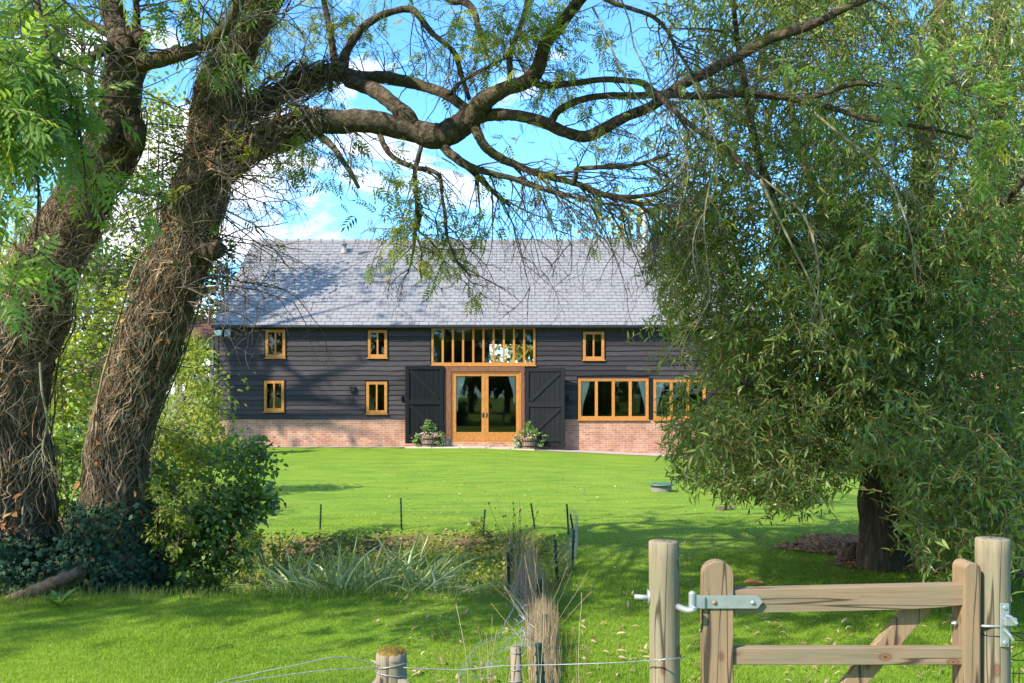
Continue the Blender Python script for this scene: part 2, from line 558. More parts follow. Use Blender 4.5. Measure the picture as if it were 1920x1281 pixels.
M['iris_leaf'] = leaf_mat('iris_leaf', [(0.0, (0.15, 0.21, 0.05)), (0.6, (0.33, 0.40, 0.14)), (0.9, (0.50, 0.54, 0.28)), (1.0, (0.55, 0.42, 0.2))], 0.3, 0.35, 0.6, (1.1, 1.2, 0.7))
M['grass_blade'] = leaf_mat('grass_blade', [(0.0, (0.115, 0.205, 0.016)), (0.55, (0.215, 0.340, 0.028)), (0.9, (0.33, 0.44, 0.05)), (1.0, (0.50, 0.44, 0.18))], 0.48, 0.55, 0.2, (1.2, 1.2, 0.75))
M['rough_grass'] = leaf_mat('rough_grass', [(0.0, (0.07, 0.14, 0.02)), (0.5, (0.16, 0.24, 0.04)), (0.8, (0.30, 0.28, 0.10)), (1.0, (0.42, 0.30, 0.15))], 0.35, 0.6, 0.2)
M['straw'] = leaf_mat('dry_straw', [(0.0, (0.20, 0.13, 0.065)), (0.6, (0.38, 0.28, 0.155)), (1.0, (0.55, 0.45, 0.29))], 0.25, 0.6, 0.2, (1, 1, 1))
M['flower'] = leaf_mat('bedding_flower', [(0.0, (0.62, 0.20, 0.24)), (0.5, (0.72, 0.50, 0.44)), (0.75, (0.72, 0.66, 0.45)), (1.0, (0.68, 0.36, 0.10))], 0.3, 0.6, 0.2, (1, 1, 1))
M['planter_leaf'] = leaf_mat('planter_leaf', [(0.0, (0.08, 0.16, 0.045)), (0.6, (0.16, 0.27, 0.07)), (1.0, (0.30, 0.36, 0.10))], 0.35)
M['chip'] = leaf_mat('bark_chip', [(0.0, (0.10, 0.050, 0.026)), (0.6, (0.32, 0.17, 0.085)), (1.0, (0.58, 0.38, 0.21))], 0.0, 0.9, 0.1, (1, 1, 1))


def slate_mat():
    m, nt, bs, out = new_mat('roof_slate')
    n = noise(nt, 3.0, 6, 0.6, (1, 1, 1))
    c = ramp(nt, n, [(0.3, (0.212, 0.198, 0.186)), (0.7, (0.248, 0.232, 0.218))])
    v = node(nt, 'ShaderNodeMapRange')
    v.inputs['To Min'].default_value = 0.93
    v.inputs['To Max'].default_value = 1.06
    nt.links.new(rnd_attr(nt), v.inputs['Value'])
    cc = node(nt, 'ShaderNodeVectorMath', operation='SCALE')
    nt.links.new(c, cc.inputs[0])
    nt.links.new(v.outputs[0], cc.inputs['Scale'])
    nt.links.new(cc.outputs[0], bs.inputs['Base Color'])
    bs.inputs['Roughness'].default_value = 0.55
    bs.inputs['Specular IOR Level'].default_value = 0.4
    bump(nt, bs, noise(nt, 22, 4, 0.6), 0.15, 0.004)
    return m


M['slate'] = slate_mat()


def brick_mat(name, c1, c2, mortar):
    m, nt, bs, out = new_mat(name)
    co = node(nt, 'ShaderNodeTexCoord')
    mp = node(nt, 'ShaderNodeMapping')
    mp.inputs['Rotation'].default_value = (math.radians(-90), 0, 0)
    nt.links.new(co.outputs['Object'], mp.inputs[0])
    b = node(nt, 'ShaderNodeTexBrick')
    b.inputs['Scale'].default_value = 1.0
    b.inputs['Brick Width'].default_value = 0.225
    b.inputs['Row Height'].default_value = 0.075
    b.inputs['Mortar Size'].default_value = 0.0055
    b.inputs['Mortar Smooth'].default_value = 0.2
    b.inputs['Bias'].default_value = 0.0
    b.inputs['Color1'].default_value = rgba(c1)
    b.inputs['Color2'].default_value = rgba(c2)
    b.inputs['Mortar'].default_value = rgba(mortar)
    nt.links.new(mp.outputs[0], b.inputs['Vector'])
    n = noise(nt, 6, 6, 0.65)
    c = mixc(nt, ramp(nt, n, [(0.45, (0, 0, 0)), (0.7, (0.6,) * 3)]), b.outputs['Color'], (0.50, 0.40, 0.32))
    n2 = noise(nt, 1.3, 4, 0.6)
    c = mixc(nt, ramp(nt, n2, [(0.4, (0.35,) * 3), (0.62, (0, 0, 0))]), c, (0.20, 0.075, 0.05))
    nt.links.new(c, bs.inputs['Base Color'])
    bs.inputs['Roughness'].default_value = 0.9
    bs.inputs['Specular IOR Level'].default_value = 0.2
    inv = node(nt, 'ShaderNodeMath', operation='SUBTRACT')
    inv.inputs[0].default_value = 1.0
    nt.links.new(b.outputs['Fac'], inv.inputs[1])
    bump(nt, bs, inv.outputs[0], 0.6, 0.008)
    return m


M['brick'] = brick_mat('red_brick', (0.48, 0.225, 0.128), (0.33, 0.130, 0.074), (0.57, 0.47, 0.33))


def glass_mat():
    m, nt, bs, out = new_mat('window_glass')
    tr = node(nt, 'ShaderNodeBsdfTransparent')
    tr.inputs[0].default_value = (0.94, 0.93, 0.89, 1)
    gl = node(nt, 'ShaderNodeBsdfGlossy')
    gl.inputs['Roughness'].default_value = 0.02
    fr = node(nt, 'ShaderNodeFresnel')
    fr.inputs['IOR'].default_value = 1.55
    mx = node(nt, 'ShaderNodeMixShader')
    sc = node(nt, 'ShaderNodeMath', operation='MULTIPLY')
    sc.inputs[1].default_value = 1.0
    nt.links.new(fr.outputs[0], sc.inputs[0])
    nt.links.new(sc.outputs[0], mx.inputs[0])
    nt.links.new(tr.outputs[0], mx.inputs[1])
    nt.links.new(gl.outputs[0], mx.inputs[2])
    nt.links.new(mx.outputs[0], out.inputs[0])
    return m


M['glass'] = glass_mat()


def lawn_mat():
    m, nt, bs, out = new_mat('lawn')
    n1 = noise(nt, 1.1, 8, 0.72, (0.22, 1, 1))
    n2 = noise(nt, 22, 8, 0.78, (0.8, 0.5, 1))
    c = ramp(nt, n2, [(0.3, (0.085, 0.155, 0.010)), (0.52, (0.148, 0.250, 0.017)), (0.72, (0.22, 0.33, 0.030))])
    c = mixc(nt, ramp(nt, n1, [(0.36, (0, 0, 0)), (0.64, (0.6,) * 3)]), c, (0.23, 0.29, 0.030))
    n4 = noise(nt, 2.6, 8, 0.75, (0.3, 0.8, 1))
    c = mixc(nt, ramp(nt, n4, [(0.46, (0, 0, 0)), (0.64, (0.85,) * 3)]), c, (0.080, 0.160, 0.014))
    soil = ramp(nt, noise(nt, 9, 7, 0.7), [(0.3, (0.045, 0.028, 0.017)), (0.55, (0.13, 0.085, 0.048)), (0.75, (0.23, 0.18, 0.075))])
    c = mixc(nt, rnd_attr(nt), c, soil)
    nt.links.new(c, bs.inputs['Base Color'])
    bs.inputs['Roughness'].default_value = 0.85
    bs.inputs['Specular IOR Level'].default_value = 0.12
    bump(nt, bs, n2, 0.7, 0.03)
    return m


M['lawn'] = lawn_mat()
M['gravel'] = noisy_mat('pink_gravel', [(0.3, (0.20, 0.14, 0.11)), (0.5, (0.40, 0.31, 0.26)), (0.7, (0.58, 0.49, 0.43))], 34, rough=0.95, bump_s=0.9, bump_d=0.02, detail=3)
M['mulch'] = noisy_mat('bark_mulch', [(0.3, (0.13, 0.066, 0.032)), (0.55, (0.36, 0.195, 0.095)), (0.75, (0.58, 0.36, 0.19))], 24, rough=0.95, bump_s=1.0, bump_d=0.03)

# ------------------------------------------------------------------ ground
xs = np.concatenate([[-900, -300, -120, -60, -35, -22], np.arange(-14, 14.01, 0.16), [22, 35, 60, 120, 300, 900]])
ys = np.concatenate([[-300, -100, -40, -15, -5, 0, 3], np.arange(5.0, 16, 0.12), np.arange(16, 36.01, 0.4), [40, 48, 60, 90, 150, 300, 700, 1500]])
gx, gy = np.meshgrid(xs, ys)
hz = gz(gx, gy)
soil = sstep(-0.02, -0.10, hz) * sstep(9.3, 9.8, gy) * (1 - sstep(14, 14.2, gy))
soil = np.clip(soil, 0, 1) * (0.8 + 0.2 * np.sin(gx * 7 + np.sin(gy * 5) * 2)) * (0.35 + 0.65 * sstep(11.9, 12.5, gy))
soil = np.maximum(soil, sstep(-3.5, -4.3, gx + 0.25 * np.sin(gy * 3)) * sstep(8.6, 9.1, gy + 0.2 * np.sin(gx * 4)) * (1 - sstep(15, 17, gy)) * 0.9)
g = Acc()
ny, nx = gx.shape
i, j = np.meshgrid(np.arange(ny - 1), np.arange(nx - 1), indexing='ij')
a = i * nx + j
g.add(np.stack([gx, gy, hz], -1).reshape(-1, 3), np.stack([a, a + 1, a + nx + 1, a + nx], -1).reshape(-1, 4), rnd=soil.ravel())
tag(g.build('lawn', M['lawn'], smooth=True), kind='structure')


def sheet(name, poly_fn, x0, x1, y0, y1, nx, ny, mat, lift):
    X, Y = np.meshgrid(np.linspace(x0, x1, nx), np.linspace(y0, y1, ny))
    X2, Y2 = poly_fn(X, Y)
    s = Acc()
    ii, jj = np.meshgrid(np.arange(ny - 1), np.arange(nx - 1), indexing='ij')
    k = ii * nx + jj
    s.add(np.stack([X2, Y2, gz(X2, Y2) + lift], -1).reshape(-1, 3), np.stack([k, k + 1, k + nx + 1, k + nx], -1).reshape(-1, 4))
    return tag(s.build(name, mat, smooth=True), kind='structure')


BY = 34.0       # barn front face


def strip(X, Y):
    t = (Y - 32.7) / (33.995 - 32.7)
    front = 33.0 - 0.10 * np.clip(X, -12, 6) + 0.05 * np.sin(X * 3.1) + 0.03 * np.sin(X * 9)
    front = np.minimum(front, 33.45)
    return X, front + (33.995 - front) * t


sheet('gravel_path', strip, -12, 9.5, 32.7, 33.995, 120, 6, M['gravel'], 0.012)

# paving in front of the doors
pv = Acc()
for k, (x0, x1) in enumerate([(-3.3, -2.42), (-2.40, -1.5), (-1.48, -0.62), (-0.60, 0.2), (0.22, 1.0)]):
    for y0, y1 in ((32.95, 33.42), (33.44, 33.95)):
        zc = float(gz((x0 + x1) / 2, 33.4)) + 0.035
        sh = 0.25 * (33.95 - y0)
        pv.box(x0 - sh, x1 - sh, y0, y1, zc - 0.06, zc + RNG.uniform(-0.004, 0.004), RNG.random())
tag(bevel(pv.build('patio', M['slab']), 0.01), kind='structure')


def bed(X, Y):
    r, th = Y, X
    rr = r * (1 + 0.16 * np.sin(th * 3 + 1) + 0.10 * np.sin(th * 7))
    return 5.0 + rr * 1.85 * np.cos(th), 11.35 + rr * 1.3 * np.sin(th)


sheet('mulch_bed', bed, 0, 2 * math.pi, 0.02, 1.0, 64, 10, M['mulch'], 0.02)

# ------------------------------------------------------------------ barn
SC = FOCAL / BY


def bx(px):
    return (px - 960.0) / SC


def bz(py):
    return EYE + (HORIZON - py) / SC


barn = thing('barn', 'long black weatherboarded barn with grey slate roof, brick plinth and oak windows', 'barn', (0, BY, 0))
XL, XR = bx(403), bx(1420)
ZP, ZE = bz(785), bz(611)
SMALL = [(498, 535, 618, 671), (690, 726, 619, 671), (495, 533, 714, 772), (687, 726, 716, 776), (1093, 1133, 622, 675)]
CLER = (809, 1004, 614, 685)
DOOR = (833, 984, 685, 830)
CASE = [(1084, 1216, 710, 787), (1225, 1323, 712, 787)]
opens = []
for x0, x1, y0, y1 in SMALL + [CLER, DOOR] + CASE:
    opens.append((bx(x0), bx(x1), bz(y1) if y1 < 825 else -0.4, bz(y0)))


def cells(x0, x1, z0, z1):
    """rectangles of the wall that are not openings"""
    X = sorted({x0, x1} | {v for o in opens for v in o[:2] if x0 < v < x1})
    out = []
    for a, b in zip(X[:-1], X[1:]):
        m = (a + b) / 2
        cut = sorted([(o[2], o[3]) for o in opens if o[0] < m < o[1] and o[3] > z0 and o[2] < z1])
        z = z0
        for c0, c1 in cut:
            if c0 > z + 0.005:
                out.append((a, b, z, c0))
            z = max(z, c1)
        if z < z1 - 0.005:
            out.append((a, b, z, z1))
    return out


wl = Acc()
for a, b, c, d in cells(XL + 0.02, XR - 0.02, ZP - 0.02, ZE + 0.1):
    wl.box(a, b, BY + 0.03, BY + 0.16, c, d, 0.3)
RB = BY + 10.4      # rear wall
# rear wall with one wide opening that shows the garden behind
for a, b, c, d in ((XL, -1.0, 0, ZE), (1.05, XR, 0, ZE), (-1.0, 1.05, 0, 2.95), (-1.0, 1.05, 4.0, ZE)):
    wl.box(a, b, RB - 0.15, RB, c - 0.3 * (c == 0), d, 0.3)
RIDGE_Z = EYE + (HORIZON - 452) * 39.1 / FOCAL
for x in (XL + 0.02, XR - 0.17):     # gable walls
    zt = RIDGE_Z - 0.14
    wl.add([(x, BY + 0.165, -0.3), (x, RB - 0.155, -0.3), (x, RB - 0.155, ZE - 0.05), (x, BY + 5.2, zt), (x, BY + 0.165, ZE - 0.05),
            (x + 0.15, BY + 0.165, -0.3), (x + 0.15, RB - 0.155, -0.3), (x + 0.15, RB - 0.155, ZE - 0.05), (x + 0.15, BY + 5.2, zt), (x + 0.15, BY + 0.165, ZE - 0.05)],
           quads=[(0, 1, 2, 4), (5, 9, 7, 6), (0, 5, 6, 1), (1, 6, 7, 2), (2, 7, 8, 3), (3, 8, 9, 4), (4, 9, 5, 0)], tris=[(2, 3, 4), (7, 9, 8)], rnd=0.3)
wl.build('wall', M['black_board'], barn)

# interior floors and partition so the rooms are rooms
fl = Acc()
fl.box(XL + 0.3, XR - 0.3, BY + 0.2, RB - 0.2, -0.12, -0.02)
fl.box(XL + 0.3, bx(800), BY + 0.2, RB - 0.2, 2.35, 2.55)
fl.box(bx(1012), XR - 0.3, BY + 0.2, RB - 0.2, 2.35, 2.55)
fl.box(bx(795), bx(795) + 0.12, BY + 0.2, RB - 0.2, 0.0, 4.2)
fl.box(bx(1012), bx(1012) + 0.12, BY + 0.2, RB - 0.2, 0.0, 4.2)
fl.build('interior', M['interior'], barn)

# weatherboards, one feather-edged plank after another
wb = Acc()
nb = 19
pitch = (ZE - ZP + 0.02) / nb
for k in range(nb):
    z0 = ZP - 0.03 + k * pitch
    z1 = z0 + pitch + 0.03
    zc0, zc1 = z0 + 0.01, z0 + pitch
    spans = []
    cuts = [(o[0] - 0.035, o[1] + 0.035) for o in opens if o[3] + 0.02 > zc0 + 0.04 and o[2] - 0.02 < zc1 - 0.03]
    cuts.sort()
    x = XL
    for c0, c1 in cuts:
        if c0 > x + 0.03:
            spans.append((x, c0))
        x = max(x, c1)
    spans.append((x, XR))
    for s0, s1 in spans:
        x = s0
        while x < s1 - 0.01:
            ln = RNG.uniform(2.4, 4.6)
            e = s1 if s1 - x < ln + 0.9 else x + ln
            n = max(2, int((e - x) / 0.35) + 1)
            X = np.linspace(x, e - 0.004, n)
            wob = RNG.normal(0, 0.0045, n) + 0.006 * np.sin(X * 1.3 + k)
            tilt = RNG.uniform(0.0, 0.008)
            r = RNG.random()
            P = np.empty((n, 4, 3))
            P[:, :, 0] = X[:, None]
            yb = BY - 0.012 - tilt + RNG.normal(0, 0.002, n)
            P[:, 0, 1], P[:, 0, 2] = yb, z0 + wob
            P[:, 1, 1], P[:, 1, 2] = BY + 0.018, z1
            P[:, 2, 1], P[:, 2, 2] = BY + 0.026, z1
            P[:, 3, 1], P[:, 3, 2] = BY + 0.026, z0 + wob
            ii, jj = np.meshgrid(np.arange(n - 1), np.arange(4), indexing='ij')
            a = ii * 4 + jj
            b = ii * 4 + (jj + 1) % 4
            q = np.stack([a, a + 4, b + 4, b], -1).reshape(-1, 4).tolist() + [(0, 1, 2, 3), ((n - 1) * 4 + 3, (n - 1) * 4 + 2, (n - 1) * 4 + 1, (n - 1) * 4)]
            wb.add(P.reshape(-1, 3), q, rnd=r)
            x = e
wb.box(bx(404) - 0.012, bx(404) + 0.10, BY - 0.032, BY + 0.15, ZP - 0.03, ZE - 0.02, 0.5)
wb.build('weatherboarding', M['black_board'], barn)

# brick plinth
bp = Acc()
for a, b, c, d in cells(XL + 0.01, XR - 0.01, -0.6, ZP - 0.022):
    bp.box(a, b, BY + 0.0, BY + 0.15, c, d)
bp.box(bx(833), bx(984), BY - 0.12, BY + 0.15, -0.4, bz(829))
bp.build('plinth', M['brick'], barn)

# slate roof: one thin slate after another
EAVE_Y, RIDGE_Y = BY - 0.24, BY + 5.2
EZ = bz(612) + 0.015
VL, VR = bx(396) * (EAVE_Y / BY), bx(1430)
sl = Acc()
rows = 28
sv = np.array([0, RIDGE_Y - EAVE_Y, RIDGE_Z - EZ])
slen = np.linalg.norm(sv)
sd = sv / slen
nrm = np.array([0, -sd[2], sd[1]])
gauge = slen / rows
tv, loc, mats, rr = [], [], [], []
for r in range(rows):
    w = 0.32
    x = VL - (w / 2 if r % 2 else 0)
    while x < VR - 0.01:
        x0, x1 = max(x, VL), min(x + w, VR)
        x += w
        if x1 - x0 < 0.03:
            continue
        s0 = r * gauge + RNG.normal(0, 0.003)
        s1 = min((r + 1) * gauge + 0.06, slen)
        b0 = np.array([0, EAVE_Y, EZ]) + sd * s0 + nrm * (0.026 + RNG.normal(0, 0.0012))
        b1 = np.array([0, EAVE_Y, EZ]) + sd * s1 + nrm * 0.004
        th = nrm * 0.014
        xa, xb = x0 + 0.006 + RNG.uniform(0, 0.004), x1 - 0.006
        v = [(xa, *b0[1:]), (xb, *b0[1:]), (xb, *b1[1:]), (xa, *b1[1:])]
        v = np.array(v)
        # a few slates sit slightly skewed
        v[:2, 2] += RNG.normal(0, 0.0025, 1)
        sl.hexa(np.vstack([v - th, v]), RNG.random())
# under-roof boards: front and rear slope, closed
for sgn in (1, -1):
    y0 = EAVE_Y if sgn > 0 else 2 * RIDGE_Y - EAVE_Y
    a0 = np.array([VL + 0.02, y0 + sgn * 0.02, EZ - 0.03])
    b0 = np.array([VR - 0.02, y0 + sgn * 0.02, EZ - 0.03])
    up = np.array([0, RIDGE_Y - y0 - sgn * 0.02, RIDGE_Z - EZ])
    v = np.array([a0, b0, b0 + up, a0 + up])
    sl.hexa(np.vstack([v - np.array([0, 0, 0.06]), v + (0 if sgn > 0 else 0.03) * np.array([0, 0, 1])]), 0.4)
roof = sl.build('roof', M['slate'], barn)
rd = Acc()
x = VL
k = 0
while x < VR - 0.05:
    e = min(x + 0.45, VR)
    ang = np.linspace(math.radians(-20), math.radians(200), 9)
    for xa, xb, R in ((x, e - 0.05, 0.125), (e - 0.055, e - 0.002, 0.15)):
        v = []
        for xx in (xa, xb):
            for t in ang:
                v.append((xx, RIDGE_Y - math.cos(t) * R, RIDGE_Z - 0.035 + math.sin(t) * R * 0.95))
        n = len(ang)
        q = [(i, i + 1, i + 1 + n, i + n) for i in range(n - 1)]
        v += [(xa, RIDGE_Y, RIDGE_Z - 0.06), (xb, RIDGE_Y, RIDGE_Z - 0.06)]
        t = [(i + 1, i, 2 * n) for i in range(n - 1)] + [(i + n, i + 1 + n, 2 * n + 1) for i in range(n - 1)]
        rd.add(v, q, t, 0.25 + 0.3 * RNG.random())
    x = e
    k += 1
rd.build('ridge', M['slate'], roof)
# roof vent and flue
vt = Acc()
vp = at(646, 468, 38.4)
vt.lathe([(0.16, -0.16), (0.13, 0.0), (0.07, 0.04), (0.07, 0.16), (0.12, 0.17), (0.12, 0.24), (0.02, 0.27)], vp, 14)
vt.build('vent', M['slate'], roof, smooth=True)
fu = Acc()
fp = at(1210, 462, 38.2)
fu.lathe([(0.20, -0.25), (0.16, 0.02), (0.105, 0.05), (0.105, 1.30), (0.15, 1.31), (0.15, 1.36), (0.0, 1.38)], fp, 14)
fu.build('flue', M['steel_flue'], roof, smooth=False)
# black gutter under the eaves
gt = Acc()
gt.tube([(VL + 0.02, EAVE_Y - 0.045, EZ - 0.045), (VR - 0.02, EAVE_Y - 0.045, EZ - 0.055)], 0.05, 10)
for x in np.arange(VL + 0.4, VR, 0.9):
    gt.box(x - 0.015, x + 0.015, EAVE_Y - 0.02, BY + 0.02, EZ - 0.085, EZ - 0.05)
gt.build('gutter', M['black_metal'], barn)


def window(px0, px1, py0, py1, lights, fw, mw, sill=True, depth=0.07, name='window', rw=None):
    """oak frame set in the wall with upright mullions and one pane per light"""
    x0, x1, z0, z1 = bx(px0), bx(px1), bz(py1), bz(py0)
    y0, y1 = BY - 0.035, BY + depth
    f = Acc()
    rw = rw or fw
    f.box(x0, x0 + fw, y0, y1, z0, z1, 0.45)
    f.box(x1 - fw, x1, y0, y1, z0, z1, 0.6)
    f.box(x0 + fw, x1 - fw, y0 + 0.003, y1, z1 - rw, z1, 0.3)
    f.box(x0 + fw, x1 - fw, y0 + 0.003, y1, z0, z0 + fw * 1.2, 0.7)
    if sill:
        f.box(x0 - 0.03, x1 + 0.03, y0 - 0.035, y1 - 0.01, z0 - 0.035, z0 - 0.001, 0.9)
    w = (x1 - x0 - 2 * fw - (lights - 1) * mw) / lights
    o = None
    panes = []
    for k in range(lights):
        a = x0 + fw + k * (w + mw)
        if k < lights - 1:
            f.box(a + w, a + w + mw, y0 + 0.006, y1 - 0.002, z0 + fw * 1.2, z1 - rw, 0.3 + 0.5 * RNG.random())
        panes.append((a, a + w))
    o = bevel(f.build(name, M['oak'], barn), 0.004, 1)
    for a, b in panes:
        p = Acc()
        p.box(a - 0.004, b + 0.004, BY + 0.028, BY + 0.034, z0 + fw * 1.2 - 0.004, z1 - rw + 0.004)
        p.build('pane', M['glass'], o)
    return o, panes, z0, z1


for s in SMALL:
    w_o, _p, z0, z1 = window(*s, 2, 0.095, 0.055, depth=0.09)
    x0, x1 = bx(s[0]), bx(s[1])
    tr = Acc()
    tr.box(x0 - 0.034, x0 - 0.002, BY - 0.03, BY + 0.03, z0 - 0.05, z1 + 0.03, 0.2)
    tr.box(x1 + 0.002, x1 + 0.034, BY - 0.03, BY + 0.03, z0 - 0.05, z1 + 0.03, 0.2)
    tr.box(x0 - 0.002, x1 + 0.002, BY - 0.028, BY + 0.03, z1 + 0.001, z1 + 0.03, 0.2)
    tr.build('trim', M['black_door'], w_o)
window(*CLER, 10, 0.075, 0.072, rw=0.06)
for s, n in zip(CASE, (4, 3)):
    window(*s, n, 0.095, 0.10, depth=0.09)
# black post between the two casements
tr = Acc()
tr.box(bx(1217), bx(1224), BY - 0.02, BY + 0.1, ZP - 0.04, bz(709), 0.3)
tr.build('corner_post', M['black_door'], barn)

# door surround and the pair of glazed doors
ds = Acc()
xa, xb = bx(833), bx(984)
zt, zb = bz(686.5), bz(829) + 0.002
xo0, xo1, zo = bx(846), bx(977), bz(697)
ds.box(xa, xo0, BY - 0.06, BY + 0.16, zb, zt)
ds.box(xo1, xb, BY - 0.06, BY + 0.16, zb, zt)
ds.box(xo0, xo1, BY - 0.057, BY + 0.16, zo, zt)
bevel(ds.build('door_surround', M['old_beam'], barn), 0.008)
df = Acc()
fw = 0.05
df.box(xo0 + 0.002, xo0 + fw, BY - 0.03, BY + 0.12, zb, zo - 0.002, 0.7)
df.box(xo1 - fw, xo1 - 0.002, BY - 0.03, BY + 0.12, zb, zo - 0.002, 0.7)
df.box(xo0 + fw, xo1 - fw, BY - 0.027, BY + 0.12, zo - fw, zo - 0.002, 0.5)
df.box(xo0 + fw, xo1 - fw, BY - 0.05, BY + 0.12, zb, zb + 0.03, 0.8)
bevel(df.build('door_frame', M['oak'], barn), 0.005, 1)
mid = bx(909.5)
for side, (a, b) in enumerate(((xo0 + fw + 0.004, mid - 0.003), (mid + 0.003, xo1 - fw - 0.004))):
    d = Acc()
    st = 0.115
    z0, z1 = zb + 0.035, zo - fw - 0.004
    y0, y1 = BY - 0.01, BY + 0.05
    d.box(a, a + st, y0, y1, z0, z1, 0.5)
    d.box(b - st, b, y0, y1, z0, z1, 0.6)
    d.box(a + st, b - st, y0 + 0.002, y1, z1 - 0.10, z1, 0.3)
    d.box(a + st, b - st, y0 + 0.002, y1, z0, z0 + 0.30, 0.4)
    dl = bevel(d.build('glazed_door', M['oak'], barn), 0.004, 1)
    p = Acc()
    p.box(a + st - 0.004, b - st + 0.004, y0 + 0.024, y0 + 0.03, z0 + 0.296, z1 - 0.096)
    p.build('pane', M['glass'], dl)
    h = Acc()
    hx = b - 0.055 if side == 0 else a + 0.055
    hz_ = bz(777)
    h.box(hx - 0.02, hx + 0.02, y0 - 0.008, y0 - 0.001, hz_ - 0.12, hz_ + 0.06)
    h.tube([(hx, y0 - 0.005, hz_), (hx, y0 - 0.055, hz_)], 0.011, 8)
    h.tube([(hx, y0 - 0.05, hz_), (hx + (-0.11 if side == 0 else 0.11), y0 - 0.05, hz_)], 0.011, 8)
    h.build('handle', M['black_metal'], dl)


def barn_door(hx, sgn, w, zb_, zt_, angle, lab):
    """ledged and braced leaf folded back against the wall; sgn = way it extends from the hinge"""
    d = Acc()
    nb_ = 8

    def tr_(pts):
        pts = np.asarray(pts, float)
        c, s = math.cos(angle), math.sin(angle)
        out = pts.copy()
        out[:, 0] = hx + sgn * (pts[:, 0] * c - pts[:, 1] * 0 + pts[:, 1] * s)
        out[:, 1] = BY - 0.10 - pts[:, 0] * s + pts[:, 1] * c
        return out

    def bxx(x0, x1, y0, y1, z0, z1, r=0.5):
        v = [(x0, y0, z0), (x1, y0, z0), (x1, y1, z0), (x0, y1, z0), (x0, y0, z1), (x1, y0, z1), (x1, y1, z1), (x0, y1, z1)]
        v = tr_(v)
        if sgn < 0:
            v = v[[1, 0, 3, 2, 5, 4, 7, 6]]
        d.hexa(v, r)
    pw = w / nb_
    for k in range(nb_):
        bxx(k * pw + 0.004, (k + 1) * pw - 0.004, 0.0, 0.025, zb_, zt_, 0.3 + 0.4 * RNG.random())
    bxx(0.0, w, 0.008, 0.02, zb_ + 0.01, zt_ - 0.01, 0.1)
    H = zt_ - zb_
    fr = 0.13
    bxx(0, fr, -0.035, -0.001, zb_, zt_, 0.6)
    bxx(w - fr, w, -0.035, -0.001, zb_, zt_, 0.6)
    zr = [(zb_ + 0.17, zb_ + 0.17 + fr), (zb_ + H * 0.50, zb_ + H * 0.50 + 0.17), (zt_ - fr, zt_)]
    for a0, a1 in zr:
        bxx(fr, w - fr, -0.033, -0.001, a0, a1, 0.7)
    for (l0, l1) in ((zr[0][1], zr[1][0]), (zr[1][1], zr[2][0])):
        # brace from the hinge foot up to the far head (left leaf falls the other way)
        a_ = np.array([fr, 0, l0]); b_ = np.array([w - fr, 0, l1])
        dvec = np.array([b_[0] - a_[0], 0, b_[2] - a_[2]])
        L = np.linalg.norm(dvec)
        dv = dvec / L
        pn = np.array([-dv[2], 0, dv[0]]) * 0.06
        q = []
        for yy in (-0.030, -0.001):
            for e, sg in ((a_ + dv * 0.06, -1), (b_ - dv * 0.06, -1), (b_ - dv * 0.06, 1), (a_ + dv * 0.06, 1)):
                pt = e + pn * sg
                q.append((min(max(pt[0], fr), w - fr), yy, min(max(pt[2], l0), l1)))
        v = tr_(q)
        if sgn < 0:
            v = v[[1, 0, 3, 2, 5, 4, 7, 6]]
        d.hexa(v, 0.8)
    o = bevel(d.build('barn_door', M['black_door'], barn), 0.004, 1)
    hd = Acc()
    for zz in (zt_ - 0.2, zb_ + 0.4):
        hd.tube([(hx - sgn * 0.03, BY - 0.07, zz - 0.06), (hx - sgn * 0.03, BY - 0.07, zz + 0.06)], 0.018, 8)
    hd.build('hinge', M['black_metal'], o)
    return o


barn_door(bx(832), -1, 1.30, bz(831), bz(686), math.radians(9), 'left')
barn_door(bx(985), 1, 1.36, bz(838) + 0.02, bz(690), math.radians(13), 'right')

# lamps, flood light, boxes on the wall
for px, s in ((754, 1), (1067, -1)):
    l = Acc()
    x, z = bx(px), bz(747)
    l.box(x - 0.04, x + 0.04, BY - 0.05, BY - 0.012, z - 0.09, z + 0.09)
    l.tube([(x, BY - 0.05, z), (x, BY - 0.14, z + 0.02), (x, BY - 0.16, z)], 0.015, 6)
    l.lathe([(0.0, 0.09), (0.045, 0.08), (0.06, 0.0), (0.05, -0.08), (0.0, -0.09)], (x, BY - 0.16, z), 10)
    l.build('wall_lamp', M['black_metal'], barn)
l = Acc()
x, z = bx(413), bz(625)
l.hexa([(x - .10, BY - .30, z - .10), (x + .10, BY - .30, z - .10), (x + .08, BY - .12, z - .10), (x - .08, BY - .12, z - .10),
        (x - .13, BY - .34, z + .09), (x + .13, BY - .34, z + .09), (x + .10, BY - .12, z + .10), (x - .10, BY - .12, z + .10)])
l.tube([(x, BY - .14, z), (x, BY - 0.01, z + .02)], 0.03, 8)
bevel(l.build('flood_lamp', M['white_plastic'], barn), 0.02)
l = Acc()
x = bx(428)
l.box(x - .10, x + .10, BY - .13, BY - .03, z - .12, z + .13)
l.box(x + .06, x + .105, BY - .14, BY - .131, z - .10, z + .11)
l.tube([(x, BY - .08, z + .13), (x, BY - .1, z + .45)], 0.02, 6)
bevel(l.build('meter_box', M['steel_flue'], barn), 0.012)
l = Acc()
x, z = bx(661), bz(729)
l.box(x - .09, x + .09, BY - .10, BY - .02, z - .10, z + .09)
for k in range(4):
    l.box(x - .08, x + .08, BY - .115, BY - .1, z - .08 + k * .045, z - .055 + k * .045)
l.build('wall_vent', M['black_board'], barn)


